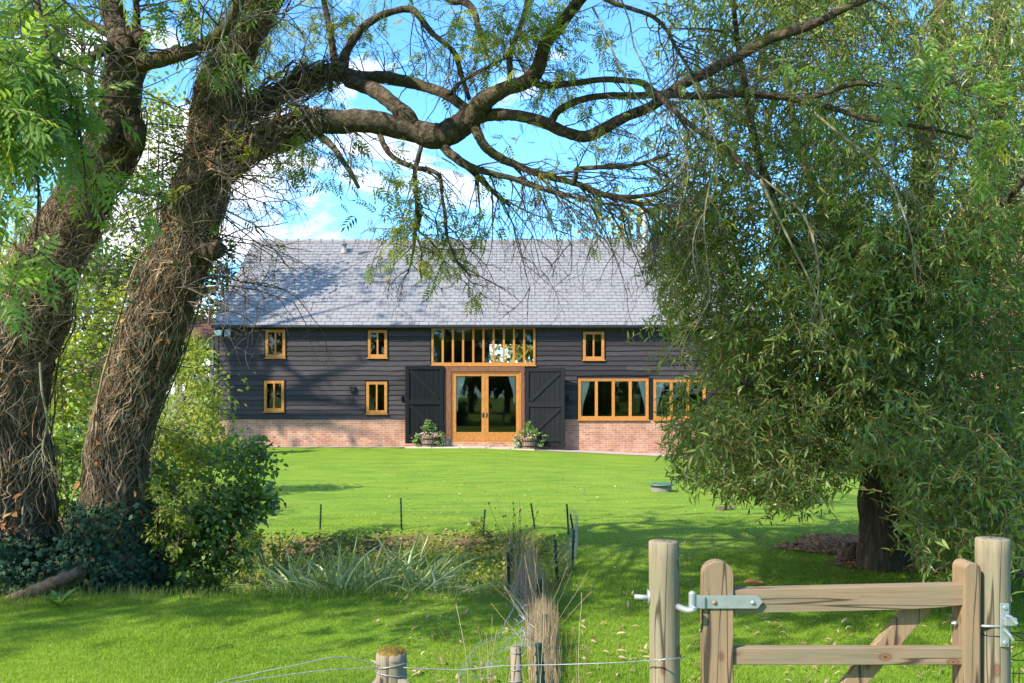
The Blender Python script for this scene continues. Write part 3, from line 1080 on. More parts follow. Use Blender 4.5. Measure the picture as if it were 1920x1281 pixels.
def curtain(px0, px1, py0, py1, gather, label, y=BY + 0.062):
    """pleated cloth hanging inside a window, tied towards one side (gather -1 left, 1 right)"""
    x0, x1, z0, z1 = bx(px0), bx(px1), bz(py1), bz(py0)
    n, m = 41, 14
    c = Acc()
    u = np.linspace(0, 1, n)
    vv = np.linspace(0, 1, m)
    P = np.empty((m, n, 3))
    for i, t in enumerate(vv):
        wdt = 1 - 0.72 * sstep(0, 0.75, t) * (abs(gather) > 0)
        if gather < 0:
            xx = x0 + (x1 - x0) * u * wdt
        else:
            xx = x1 - (x1 - x0) * (1 - u) * wdt
        P[i, :, 0] = xx
        P[i, :, 1] = y + 0.012 * np.sin(u * 28 + 0.6 * t)
        P[i, :, 2] = z1 + (z0 - z1) * t
    ii, jj = np.meshgrid(np.arange(m - 1), np.arange(n - 1), indexing='ij')
    k = ii * n + jj
    q = np.stack([k, k + n, k + n + 1, k + 1], -1).reshape(-1, 4)
    c.add(P.reshape(-1, 3), q)
    o = c.build('curtain', M['curtain'], smooth=True, origin=(x0, y, z0))
    s = o.modifiers.new('thickness', 'SOLIDIFY')
    s.thickness = 0.004
    return tag(o, label, 'curtain', 'cream curtains inside the barn windows')


curtain(853, 872, 704, 772, -1, 'cream curtain tied back at the left edge of the glazed doors')
curtain(954, 966, 704, 756, 1, 'narrow cream curtain at the right edge of the glazed doors')
curtain(1087, 1106, 712, 790, -1, 'cream curtain at the left end of the four-light casement window')
curtain(1198, 1214, 712, 790, 1, 'cream curtain at the right end of the four-light casement window')
curtain(1227, 1245, 714, 790, -1, 'cream curtain in the casement window half hidden by the willow')

# ------------------------------------------------------------------ leaf templates
# lanceolate leaf along +x, folded along the midrib
LEAF6_V = np.array([(0, 0, 0), (0.35, 0.5, 0.06), (0.35, -0.5, 0.06), (0.35, 0, 0), (0.72, 0.34, -0.02), (0.72, -0.34, -0.02), (0.72, 0, -0.06), (1, 0, -0.16)])
LEAF6_Q = [(3, 6, 4, 1), (3, 2, 5, 6)]
LEAF6_T = [(0, 3, 1), (0, 2, 3), (6, 7, 4), (6, 5, 7)]
LEAF4_V = np.array([(0, 0, 0), (0.45, 0.5, 0.05), (1, 0, -0.1), (0.45, -0.5, 0.05)])
LEAF4_Q = [(0, 3, 2, 1)]


def scaled(v, L, W):
    return v * np.array([L, W, L])


def ash_template(pairs=3, L=0.21, leaflet=0.098, fine=True):
    """a pinnate leaf: stalk with opposite leaflets and one at the tip"""
    V, Q, T = [], [], []
    n = 0
    bv, bq, bt = (LEAF6_V, LEAF6_Q, LEAF6_T) if fine else (LEAF4_V, LEAF4_Q, [])

    def put(pos, ang, size, droop):
        nonlocal n
        v = scaled(bv, size, size * 0.34)
        c, s = math.cos(ang), math.sin(ang)
        v = np.stack([v[:, 0] * c - v[:, 1] * s, v[:, 0] * s + v[:, 1] * c, v[:, 2] - droop * v[:, 0]], -1) + pos
        V.append(v)
        Q.extend([tuple(np.array(q) + n) for q in bq])
        T.extend([tuple(np.array(t) + n) for t in bt])
        n += len(v)
    for k in range(pairs):
        t = 0.32 + 0.56 * k / max(1, pairs - 1)
        pos = np.array([L * t, 0, -0.25 * L * t * t])
        sz = leaflet * (0.8 + 0.35 * math.sin(math.pi * (0.25 + 0.6 * t)))
        put(pos, 0.95, sz, 0.3)
        put(pos, -0.95, sz, 0.3)
    put(np.array([L, 0, -0.25 * L]), 0, leaflet * 1.05, 0.5)
    # stalk
    st = np.array([(0, 0.0022, 0), (0, -0.0022, 0), (L, -0.001, -0.25 * L), (L, 0.001, -0.25 * L), (L * .5, -0.0016, -.0625 * L), (L * .5, .0016, -.0625 * L)])
    V.append(st)
    Q.extend([(n, n + 1, n + 4, n + 5), (n + 5, n + 4, n + 2, n + 3)])
    return np.vstack(V), np.array(Q), np.array(T) if T else None


ASH_V, ASH_Q, ASH_T = ash_template()
ASHC_V, ASHC_Q, ASHC_T = ash_template(4, 0.24, 0.085, fine=False)


def ivy_template():
    ang = np.radians([0, 28, 55, 85, 120, 180, 240, 275, 305, 332])
    rad = np.array([1.0, 0.62, 0.9, 0.55, 0.62, 0.16, 0.62, 0.55, 0.9, 0.62]) * 0.5
    v = np.stack([rad * np.cos(ang) + 0.1, rad * np.sin(ang), -0.12 * rad ** 2 * 4], -1)
    v = np.vstack([v, [(0.05, 0, 0.02)]])
    t = [(i, (i + 1) % 10, 10) for i in range(10)]
    return v, None, np.array(t)


IVY_V, IVY_Q, IVY_T = ivy_template()


def ell_points(n, c, r, shell=0.6):
    """random points in an ellipsoid, thicker towards its surface; also the outward direction"""
    d = unit(RNG.normal(size=(n, 3)))
    rad = RNG.random(n) ** (1 / 3)
    rad = shell * (0.75 + 0.25 * rad) + (1 - shell) * rad
    return np.asarray(c) + d * rad[:, None] * np.asarray(r), d


def px_ell(px, py, rx, ry, Y, rY):
    s = Y / FOCAL
    return at(px, py, Y), np.array([rx * s, rY, ry * s])


def scatter_leaves(acc, pts, out, size, width, droop=0.5, jitter=0.8, tmpl=None, flat=0.6):
    n = len(pts)
    f = unit(out + RNG.normal(0, jitter, (n, 3)) + np.array([0, 0, -droop]))
    up = unit(np.array([0, 0, flat]) + RNG.normal(0, 0.45, (n, 3)) + 0.35 * out)
    Mx = frames(f, up)
    s = RNG.uniform(0.65, 1.25, n)
    Mx = Mx * s[:, None, None]
    tv, tq, tt = tmpl or (LEAF6_V, LEAF6_Q, LEAF6_T)
    if tmpl is None:
        tv = scaled(tv, size, width)
    else:
        tv = tv * size
    acc.many(tv, tq, tt, Mx, pts, RNG.random(n))


def clumped(n, c, r, k, spread, shell=0.6):
    """points gathered into k clumps in an ellipsoid"""
    cc, dd = ell_points(k, c, r, shell)
    which = RNG.integers(0, k, n)
    sp = spread * np.asarray(r).mean() * RNG.uniform(0.6, 1.4, k)[which][:, None]
    p = cc[which] + RNG.normal(0, 1, (n, 3)) * sp * np.array([1, 1, 0.7])
    o = unit(dd[which] + 0.7 * unit(p - cc[which]))
    return p, o


# ------------------------------------------------------------------ limbs and twigs
def limb_keys(keys, Y=None):
    """[(px, py, width_px[, Y])] -> rows x, y, z, radius"""
    out = []
    for k in keys:
        yy = k[3] if len(k) > 3 else Y
        p = at(k[0], k[1], yy)
        out.append((p[0], p[1], p[2], k[2] * yy / FOCAL / 2))
    return np.array(out)


def limb(acc, keys, Y=None, sides=10, per=7, lumps=0.05, rnd=0.5, store=None):
    k = limb_keys(keys, Y)
    n = max(6, (len(k) - 1) * per)
    c = curve(k, n)
    def wob(k=3):
        w = np.convolve(RNG.normal(0, 1, n + 2 * k), np.ones(2 * k + 1) / (2 * k + 1), 'valid')
        return w * math.sqrt(2 * k + 1)
    rad = np.clip(c[:, 3], 0.0025, None) * (1 + lumps * wob())
    pts = c[:, :3] + np.stack([wob(), wob(), wob()], -1) * (rad * lumps * 1.6)[:, None]
    acc.tube(pts, rad, sides, rnd)
    if store is not None:
        store.append((pts, rad))
    return pts, rad


def twig_line(p, d, L, bend, n=7, grav=0.0):
    pts = [np.array(p)]
    d = unit(d)
    for _ in range(n - 1):
        d = unit(d + RNG.normal(0, bend, 3) + np.array([0, 0, -grav]))
        pts.append(pts[-1] + d * L / (n - 1))
    return np.array(pts), d


def grow(acc, limbs, count, L, r0, tips, gens=2, grav=0.12, bend=0.28, along=0.5, bias=(0, 0, 0), tmin=0.25, sides=4, kids=3, weights=None):
    """twigs sprout from limbs; tips collects (point, direction)"""
    tot = np.array([len(l[0]) for l in limbs], float) if weights is None else np.asarray(weights, float)
    pick = RNG.choice(len(limbs), count, p=tot / tot.sum())
    for w in pick:
        pts, rad = limbs[w]
        t = int(RNG.uniform(tmin, 1) * (len(pts) - 1))
        tan = unit(pts[min(t + 1, len(pts) - 1)] - pts[max(t - 1, 0)])
        d = RNG.normal(size=3)
        d = unit(d - tan * (d @ tan)) + tan * along + np.asarray(bias)
        sprout(acc, pts[t], d, L * RNG.uniform(0.5, 1.3), min(r0, rad[t] * 0.7), tips, gens, grav, bend, sides, kids)


def sprout(acc, p, d, L, r, tips, gens, grav, bend, sides, kids):
    n = 7 if gens > 1 else 5
    line, dl = twig_line(p, d, L, bend, n, grav)
    acc.tube(line, np.linspace(r, max(0.0012, r * 0.3), n), sides if r > 0.004 else 3, RNG.random(), cap=False)
    tips.append((line[-1], dl))
    if gens > 1:
        for _ in range(RNG.integers(max(1, kids - 1), kids + 2)):
            k = RNG.integers(2, n)
            tan = unit(line[min(k + 1, n - 1)] - line[k - 1])
            dd = RNG.normal(size=3)
            dd = unit(dd - tan * (dd @ tan)) + tan * 0.8
            sprout(acc, line[k], dd, L * RNG.uniform(0.3, 0.65), max(0.0014, r * 0.5), tips, gens - 1, grav, bend, sides, kids)


def ash_leaves(acc, tips, per, prob=1.0, size=1.0, fine=True, spread=0.06):
    P, D = [], []
    for p, d in tips:
        if RNG.random() > prob:
            continue
        for _ in range(RNG.integers(max(1, per - 1), per + 2)):
            P.append(p + RNG.normal(0, spread, 3))
            D.append(d * 0.6 + RNG.normal(0, 0.6, 3) + np.array([0, 0, -0.15]))
    if P:
        t = (ASH_V, ASH_Q, ASH_T) if fine else (ASHC_V, ASHC_Q, ASHC_T)
        P, D = np.array(P), np.array(D)
        Mx = frames(D, np.array([0, 0, 1.0]) + RNG.normal(0, 0.35, (len(P), 3)))
        Mx = Mx * (size * RNG.uniform(0.7, 1.2, len(P)))[:, None, None]
        acc.many(*t, Mx, P, RNG.random(len(P)))


def wrap_stems(acc, pts, rad, n, t0, t1, rmin, rmax, swirl=0.9, lift=1.0, loops=0.0):
    """old ivy stems creeping up a trunk"""
    m = len(pts)
    tan = unit(np.gradient(pts, axis=0))
    ref = np.array([1.0, 0, 0])
    u = unit(ref - tan * (tan @ ref)[:, None])
    v = np.cross(tan, u)
    for _ in range(n):
        a = RNG.uniform(t0, t1 - 0.05)
        b = min(t1, a + RNG.uniform(0.12, 0.5))
        k = int(16 + 50 * (b - a))
        t = np.linspace(a, b, k) * (m - 1)
        i = np.clip(t.astype(int), 0, m - 2)
        f = (t - i)[:, None]
        th = RNG.uniform(0, 2 * math.pi) + np.cumsum(RNG.normal(0, 0.16, k)) * swirl + RNG.normal(0, 0.9) * np.linspace(0, 1, k)
        c = pts[i] * (1 - f) + pts[i + 1] * f
        R = (rad[i] * (1 - f[:, 0]) + rad[i + 1] * f[:, 0])
        r0 = RNG.uniform(rmin, rmax) ** 1.0
        off = R * 1.0 + r0 * RNG.uniform(0.2, 1.6) * lift + np.abs(np.cumsum(RNG.normal(0, 0.004, k)))
        if RNG.random() < loops:
            off = off + 0.10 * np.sin(np.linspace(0, math.pi, k)) * RNG.random()
        uu = u[i] * (1 - f) + u[i + 1] * f
        vv = v[i] * (1 - f) + v[i + 1] * f
        line = c + (uu * np.cos(th)[:, None] + vv * np.sin(th)[:, None]) * off[:, None]
        acc.tube(line, np.linspace(r0, r0 * 0.5, k), 5, RNG.random(), cap=False)


# ------------------------------------------------------------------ the arching ash
ash = thing('ash_tree', 'leaning ivy-stemmed ash whose long bare limb arches over the whole lawn', 'tree', (*at(228, 1086, 9.8)[:2], 0))
tr_acc = Acc()
AL = []      # limbs that carry twigs
trunkA, radA = limb(tr_acc, [(208, 1120, 180, 9.8), (212, 1040, 142, 9.8), (212, 920, 114, 9.75), (230, 800, 102, 9.7), (273, 680, 98, 9.65), (314, 550, 94, 9.6),
                             (351, 450, 88, 9.55), (371, 375, 82, 9.5), (395, 300, 78, 9.5), (400, 235, 72, 9.45), (412, 150, 68, 9.4), (448, 75, 62, 9.3),
                             (492, 0, 58, 9.2), (540, -110, 50, 9.0), (580, -300, 42, 8.7), (560, -560, 30, 8.3)], sides=20, per=7, lumps=0.035)
knob, _ = limb(tr_acc, [(375, 455, 66, 9.5), (396, 462, 50, 9.4), (410, 470, 28, 9.3)], sides=12, lumps=0.05)
K = dict(store=AL)
low, lowr = limb(tr_acc, [(385, 345, 78, 9.5), (430, 300, 68, 9.4), (480, 268, 58, 9.3), (530, 244, 52, 9.25), (574, 231, 48, 9.2), (630, 226, 43, 9.2), (690, 229, 42, 9.2),
                          (767, 243, 42, 9.25), (813, 257, 50, 9.25), (842, 252, 50, 9.25), (868, 232, 46, 9.25), (888, 218, 40, 9.2)], sides=14, **K)
upr, uprr = limb(tr_acc, [(405, 225, 64, 9.45), (445, 212, 52, 9.6), (492, 195, 44, 9.7), (535, 170, 40, 9.75), (574, 151, 38, 9.8), (612, 136, 36, 9.8), (648, 140, 30, 9.8),
                          (690, 145, 25, 9.75), (730, 148, 23, 9.7), (775, 155, 22, 9.6), (804, 164, 21, 9.5), (842, 180, 19, 9.35), (876, 205, 17, 9.25)], sides=12, **K)
limb(tr_acc, [(655, 150, 30, 9.75), (690, 165, 30, 9.6), (722, 182, 30, 9.4), (742, 198, 29, 9.3), (760, 212, 30, 9.25), (775, 235, 26, 9.25)], sides=10)
limb(tr_acc, [(885, 222, 38, 9.2), (902, 196, 34, 9.1), (920, 180, 31, 9.05), (945, 168, 29, 9.0), (985, 153, 28, 8.95), (1006, 135, 27, 8.9), (1019, 92, 25, 8.8), (1036, 62, 24, 8.7),
              (1058, 38, 23, 8.6), (1085, 4, 22, 8.5), (1125, -50, 20, 8.3), (1170, -150, 17, 8.0), (1190, -300, 12, 7.6)], **K)
limb(tr_acc, [(880, 224, 36, 9.2), (909, 218, 25, 9.15), (940, 216, 22, 9.1), (973, 218, 21, 9.05), (1019, 229, 22, 9.0), (1060, 249, 23, 8.95), (1097, 257, 23, 8.9), (1134, 240, 21, 8.8),
              (1180, 216, 20, 8.7), (1225, 196, 19, 8.6), (1280, 158, 18, 8.5), (1340, 128, 18, 8.35), (1400, 97, 18, 8.2), (1460, 68, 17, 8.1), (1530, 42, 16, 8.0), (1590, 14, 14, 7.9),
              (1660, -20, 12, 7.8), (1760, -80, 8, 7.6)], **K)
limb(tr_acc, [(1030, 232, 15, 9.0), (1046, 208, 13, 8.95), (1088, 188, 13, 8.8), (1143, 179, 13, 8.65), (1190, 180, 13, 8.55), (1240, 176, 14, 8.45), (1300, 180, 15, 8.35), (1380, 176, 15, 8.2),
              (1440, 180, 14, 8.1), (1500, 187, 13, 8.0), (1550, 200, 10, 7.9), (1620, 222, 9, 7.8), (1700, 234, 8, 7.7), (1790, 252, 6, 7.6), (1860, 275, 4, 7.5)], **K)
limb(tr_acc, [(1510, 187, 10, 8.0), (1560, 170, 9, 7.9), (1610, 157, 9, 7.8), (1680, 163, 8, 7.7), (1740, 170, 6, 7.6), (1800, 150, 4, 7.5)], **K)
limb(tr_acc, [(1000, 150, 16, 8.9), (1019, 160, 13, 8.9), (1088, 154, 12, 8.7), (1134, 149, 12, 8.5), (1180, 152, 12, 8.4), (1207, 158, 12, 8.3), (1240, 183, 11, 8.2), (1272, 215, 11, 8.0),
              (1310, 246, 10, 7.9), (1350, 270, 10, 7.8), (1395, 310, 9, 7.7), (1425, 335, 9, 7.6)], **K)
limb(tr_acc, [(825, 262, 22, 9.25), (840, 285, 18, 9.2), (877, 312, 15, 9.1), (927, 326, 12, 9.0), (965, 336, 11, 8.95), (996, 348, 9, 8.9), (1050, 365, 7, 8.8), (1110, 378, 5, 8.7), (1180, 388, 3, 8.6)], **K)
limb(tr_acc, [(840, 285, 14, 9.2), (880, 315, 12, 9.25), (905, 340, 10, 9.3), (935, 370, 8, 9.3), (955, 385, 6, 9.35)], **K)
limb(tr_acc, [(888, 232, 22, 9.2), (900, 258, 18, 9.15), (916, 280, 17, 9.1), (940, 297, 16, 9.05), (964, 308, 15, 9.0), (996, 321, 14, 8.95), (1028, 331, 13, 8.9), (1079, 344, 12, 8.85),
              (1110, 357, 12, 8.8), (1143, 367, 11, 8.75), (1180, 370, 9, 8.7), (1216, 366, 8, 8.6), (1262, 352, 5, 8.5)], **K)
limb(tr_acc, [(1143, 368, 10, 8.75), (1180, 377, 8, 8.7), (1203, 388, 7, 8.65), (1225, 410, 5, 8.6), (1240, 440, 4, 8.6)], **K)
limb(tr_acc, [(1075, 344, 10, 8.85), (1080, 330, 9, 8.8), (1085, 318, 9, 8.75), (1134, 314, 9, 8.6), (1180, 311, 8, 8.5), (1218, 302, 7, 8.4), (1258, 289, 5, 8.3)], **K)
limb(tr_acc, [(712, 250, 11, 9.2), (720, 270, 11, 9.15), (735, 292, 10, 9.1), (755, 305, 10, 9.05), (781, 315, 10, 9.0), (808, 320, 9, 8.95), (824, 332, 8, 8.9), (829, 367, 7, 8.9), (834, 400, 7, 8.85),
              (838, 440, 6, 8.8), (848, 470, 5, 8.75), (856, 490, 5, 8.75), (872, 506, 4, 8.7), (884, 522, 3, 8.7)], sides=7, **K)
limb(tr_acc, [(790, 275, 10, 9.25), (783, 300, 10, 9.2), (778, 318, 10, 9.15), (781, 367, 9, 9.1), (782, 400, 9, 9.1), (778, 436, 8, 9.05), (776, 460, 6, 9.0), (771, 490, 4, 9.0), (764, 515, 3, 9.0)], sides=7, **K)
limb(tr_acc, [(790, 400, 6, 9.1), (785, 432, 5, 9.05), (800, 445, 5, 9.0), (815, 462, 4, 9.0), (830, 478, 3, 8.9)], sides=6, **K)
limb(tr_acc, [(778, 436, 5, 9.05), (790, 470, 4, 9.0), (788, 500, 4, 9.0), (790, 528, 3, 9.0)], sides=5, **K)
limb(tr_acc, [(602, 257, 14, 9.2), (615, 266, 13, 9.1), (632, 286, 12, 9.0), (647, 308, 11, 8.9), (660, 328, 10, 8.85), (672, 352, 7, 8.8)], sides=8)
limb(tr_acc, [(640, 128, 26, 9.8), (650, 98, 18, 9.8), (668, 66, 16, 9.8), (698, 38, 14, 9.8), (735, 22, 13, 9.75), (770, 17, 13, 9.7), (790, 36, 11, 9.65), (808, 60, 11, 9.6), (832, 80, 10, 9.5),
              (852, 100, 10, 9.5), (862, 133, 10, 9.45), (870, 155, 9, 9.4), (880, 185, 9, 9.3)], **K)
limb(tr_acc, [(632, 130, 22, 9.8), (625, 110, 15, 9.9), (622, 80, 13, 9.9), (616, 45, 12, 10.0), (607, 0, 11, 10.0), (596, -60, 9, 10.1)], **K)
limb(tr_acc, [(800, -60, 18, 10.3), (840, -5, 16, 10.2), (870, 3, 15, 10.1), (888, 20, 13, 10.0), (897, 50, 12, 9.9), (908, 82, 9, 9.8), (912, 105, 6, 9.8)], **K)
limb(tr_acc, [(992, -40, 12, 9.4), (988, 10, 11, 9.4), (975, 50, 10, 9.3), (960, 90, 10, 9.2), (956, 125, 10, 9.15), (955, 158, 9, 9.05)], **K)
limb(tr_acc, [(1085, -30, 11, 8.2), (1143, 2, 9, 8.1), (1190, 18, 8, 8.0), (1225, 32, 8, 7.9), (1252, 60, 7, 7.8), (1268, 90, 7, 7.75), (1285, 118, 6, 7.7), (1310, 160, 5, 7.7), (1330, 200, 4, 7.6)], **K)
limb(tr_acc, [(840, 178, 8, 9.3), (868, 152, 8, 9.2), (895, 136, 7, 9.1), (930, 118, 6, 9.0), (960, 100, 5, 8.9)], **K)
# unseen upper limbs that carry the crown above the frame, towards the camera
UP = []
for ks in ([(540, -110, 44, 9.0), (420, -300, 36, 7.6), (260, -420, 30, 6.2), (60, -480, 22, 5.0)],
           [(560, -200, 40, 8.8), (700, -420, 32, 7.4), (860, -640, 24, 6.2), (980, -760, 16, 5.4)],
           [(580, -300, 36, 8.7), (440, -620, 28, 8.0), (300, -900, 20, 7.4)],
           [(1170, -150, 16, 8.0), (1100, -330, 14, 7.0), (1010, -520, 10, 6.0)],
           [(1190, -300, 12, 7.6), (1380, -420, 10, 7.0), (1600, -520, 8, 6.6)]):
    limb(tr_acc, ks, store=UP, sides=8)
tr_acc.build('trunk', M['ash_bark'], ash, smooth=True)

st = Acc()
wrap_stems(st, trunkA, radA, 260, 0.0, 0.86, 0.005, 0.014, loops=0.1, lift=0.3)
wrap_stems(st, trunkA, radA, 900, 0.0, 0.9, 0.0018, 0.0050, swirl=2.0, loops=0.25, lift=2.0)
wrap_stems(st, low, lowr, 70, 0.0, 0.42, 0.004, 0.012, loops=0.5)
wrap_stems(st, upr, uprr, 60, 0.0, 0.5, 0.004, 0.012, loops=0.6)
DT = []
for (L_, cnt) in (((trunkA[30:80], radA[30:80]), 80), ((upr[:40], uprr[:40]), 50), ((low[:30], lowr[:30]), 40)):
    grow(st, [L_], cnt, 0.42, 0.006, DT, gens=2, grav=0.02, bend=0.35, along=0.2, tmin=0.0)
tag(st.build('dead_ivy', M['dead_stem'], ash, smooth=True), 'tangle of dead brown ivy stems')

tw = Acc()
TIPS = []
# wispy bare twigs right of the trunk, drooping over the end of the roof, and between the trunks
ta = [(trunkA[34:62], radA[34:62])]
grow(tw, ta, 44, 1.0, 0.010, DT, gens=3, grav=0.06, bend=0.18, along=-0.15, bias=(1.3, -0.3, 0.05), tmin=0.0, kids=4)
grow(tw, [(trunkA[20:50], radA[20:50])], 12, 0.8, 0.008, DT, gens=3, grav=0.06, bend=0.18, along=-0.1, bias=(1.1, -0.4, -0.1), tmin=0.0, kids=4)
grow(tw, [(trunkA[26:66], radA[26:66])], 60, 0.95, 0.009, DT, gens=3, grav=0.0, bend=0.2, along=0.0, bias=(-1.4, 0.5, 0.1), tmin=0.0, kids=4)
grow(tw, [(low[4:40], lowr[4:40])], 14, 0.7, 0.008, TIPS, gens=3, grav=0.12, bend=0.2, along=0.5, bias=(0.2, 0.2, -0.9), tmin=0.0, kids=4)
grow(tw, [(upr[4:], uprr[4:])], 40, 0.6, 0.007, TIPS, gens=2, grav=-0.02, bend=0.25, along=0.3, bias=(0, 0, 0.8), tmin=0.0)
n0 = len(TIPS)
grow(tw, AL[2:], 260, 0.62, 0.007, TIPS, gens=3, grav=0.10, bend=0.22, along=0.8, bias=(0.25, 0, -0.12), kids=3)
HANG = AL[-9:]
grow(tw, [AL[7], AL[8], AL[9], AL[10]], 42, 0.8, 0.009, TIPS, gens=3, grav=0.14, bend=0.16, along=1.0, bias=(0.3, 0, -0.35), kids=3)
UTIPS = []
grow(tw, UP, 150, 1.1, 0.012, UTIPS, gens=2, grav=0.03, bend=0.2, along=0.7, tmin=0.2)
tw.build('twigs', M['twig'], ash, smooth=True)

junk = []
for ks in ([(1425, 335, 9, 7.6), (1448, 385, 8, 7.5), (1480, 450, 7, 7.4), (1512, 512, 6, 7.35), (1530, 555, 4, 7.3), (1545, 605, 3, 7.3), (1540, 640, 2, 7.3)],
           [(1395, 310, 8, 7.7), (1445, 345, 7, 7.6), (1505, 400, 7, 7.5), (1530, 470, 6, 7.4), (1535, 540, 5, 7.35), (1520, 600, 3, 7.3)],
           [(1500, 190, 8, 8.0), (1560, 240, 8, 7.7), (1620, 285, 8, 7.4), (1665, 330, 7, 7.2), (1690, 390, 6, 7.1), (1710, 450, 5, 7.0), (1718, 528, 3, 7.0)],
           [(1665, 330, 5, 7.2), (1690, 350, 4, 7.1), (1730, 390, 3, 7.0), (1715, 440, 2, 7.0)],
           [(1111, 14, 7, 8.0), (1135, 60, 6, 7.9), (1152, 105, 6, 7.8), (1172, 145, 6, 7.7), (1200, 190, 5, 7.6), (1240, 220, 5, 7.5), (1275, 260, 4, 7.5), (1290, 320, 4, 7.4), (1280, 380, 3, 7.4)],
           [(1285, 118, 6, 7.7), (1320, 200, 5, 7.6), (1340, 260, 5, 7.5), (1345, 330, 4, 7.4), (1330, 380, 3, 7.4), (1305, 430, 3, 7.4), (1300, 480, 3, 7.4), (1315, 560, 2, 7.4)],
           [(1345, 300, 5, 7.4), (1330, 350, 4, 7.4), (1320, 420, 4, 7.35), (1326, 490, 3, 7.3), (1330, 560, 3, 7.3), (1300, 620, 2, 7.3)],
           [(1165, 0, 6, 8.0), (1180, 40, 5, 7.9), (1190, 90, 5, 7.8), (1215, 140, 4, 7.7), (1230, 200, 3, 7.7)],
           [(420, 0, 7, 6.0), (424, 40, 6, 6.0), (415, 75, 5, 5.95), (425, 95, 3, 5.9)],
           [(450, -10, 8, 6.0), (452, 20, 6, 6.0), (465, 30, 5, 5.95), (490, 35, 3, 5.9)],
           [(75, 680, 7, 6.5), (80, 740, 7, 6.5), (88, 790, 6, 6.5), (80, 840, 5, 6.5), (88, 865, 4, 6.5)]):
    pt, PT = Acc(), []
    limb(pt, [(k[0], k[1], k[2] * 0.68, k[3]) for k in ks], sides=6, per=6, lumps=0.10, store=PT)
    grow(pt, PT, 9, 0.30, 0.0032, junk, gens=2, grav=0.22, bend=0.25, along=0.9)
    pt.build('lichened_branch', M['pale_twig'], ash, smooth=True)

lf = Acc()
ash_leaves(lf, TIPS[:n0], 1, 0.15, 0.7, fine=False)
sel = [t for t in TIPS[n0:] if t[0][0] < 2.4 and HORIZON - (t[0][2] - EYE) / t[0][1] * FOCAL < np.interp(t[0][0] / t[0][1] * FOCAL + 960, [700, 900, 1000, 1300], [470, 500, 400, 400])]
ash_leaves(lf, sel, 1, 0.085, 0.48, fine=False)


def ash_sprays(acc, twigs, regions, size, fine, per=4, grav=0.14, L=0.5):
    """leafy shoots filling given px-ellipses: (px, py, rx, ry, Y, rY, count)"""
    tips = []
    for px, py, rx, ry, Y, rY, cnt in regions:
        c, r = px_ell(px, py, rx, ry, Y, rY)
        p, d = ell_points(cnt, c, r, 0.3)
        for q in p:
            dd = RNG.normal(0, 0.7, 3) + np.array([0.2, -0.2, 0.0])
            line, dl = twig_line(q, dd, L * RNG.uniform(0.5, 1.1), 0.2, 6, grav)
            twigs.tube(line, np.linspace(0.004, 0.0015, 6), 3, RNG.random(), cap=False)
            for k in range(1, 6):
                if RNG.random() < 0.8:
                    tips.append((line[k], dl))
    ash_leaves(acc, tips, max(1, per), 1.0, size, fine, 0.02)


tw2 = Acc()
ash_sprays(lf, tw2, [(790, 390, 55, 70, 8.9, 0.35, 17), (825, 465, 60, 35, 8.8, 0.35, 16), (735, 440, 35, 35, 9.0, 0.25, 9), (875, 540, 18, 12, 8.7, 0.2, 3), (750, 340, 60, 45, 9.0, 0.4, 7),
                     (960, 50, 100, 55, 8.8, 0.5, 46), (890, 60, 60, 50, 9.4, 0.4, 18), (1060, 130, 90, 60, 8.7, 0.5, 16), (480, 120, 50, 50, 9.9, 0.4, 10), (1130, 80, 50, 35, 8.4, 0.4, 6), (1000, 320, 70, 50, 9.2, 0.5, 6), (1160, 280, 80, 50, 8.9, 0.6, 8), (1080, 170, 60, 40, 9.2, 0.5, 6),
                     (560, 285, 60, 45, 9.4, 0.5, 15), (520, 60, 50, 60, 10.2, 0.5, 20), (600, 40, 70, 40, 10.2, 0.5, 14), (700, 50, 80, 40, 10.2, 0.5, 10), (620, 170, 60, 50, 10.2, 0.5, 7), (1120, 400, 60, 25, 9.6, 0.4, 10)], 0.5, False, 1, L=0.42)
lf.build('crown', M['thin_leaf'], ash)
uf = Acc()
UTIPS = [q for q in UTIPS if q[0][1] > 0.5 and HORIZON - (q[0][2] - EYE) / q[0][1] * FOCAL < -60]
ash_leaves(uf, UTIPS, 2, 0.25, 1.0, fine=False, spread=0.15)
# leafy shoots hanging near the trunk tops, and dense crown above the frame
ash_sprays(uf, tw2, [(370, 5, 70, 22, 8.6, 0.4, 12), (310, 10, 50, 30, 9.2, 0.6, 8), (415, 140, 25, 22, 8.6, 0.2, 4), (1480, 145, 50, 25, 7.8, 0.3, 5), (1740, 120, 50, 30, 7.4, 0.3, 9), (1850, 215, 60, 45, 7.2, 0.4, 15), (1650, 165, 50, 25, 7.8, 0.3, 5)], 0.68, True, 1)
uf.build('foliage', M['ash_leaf'], ash)
tw2.build('leafy_twigs', M['twig'], ash)

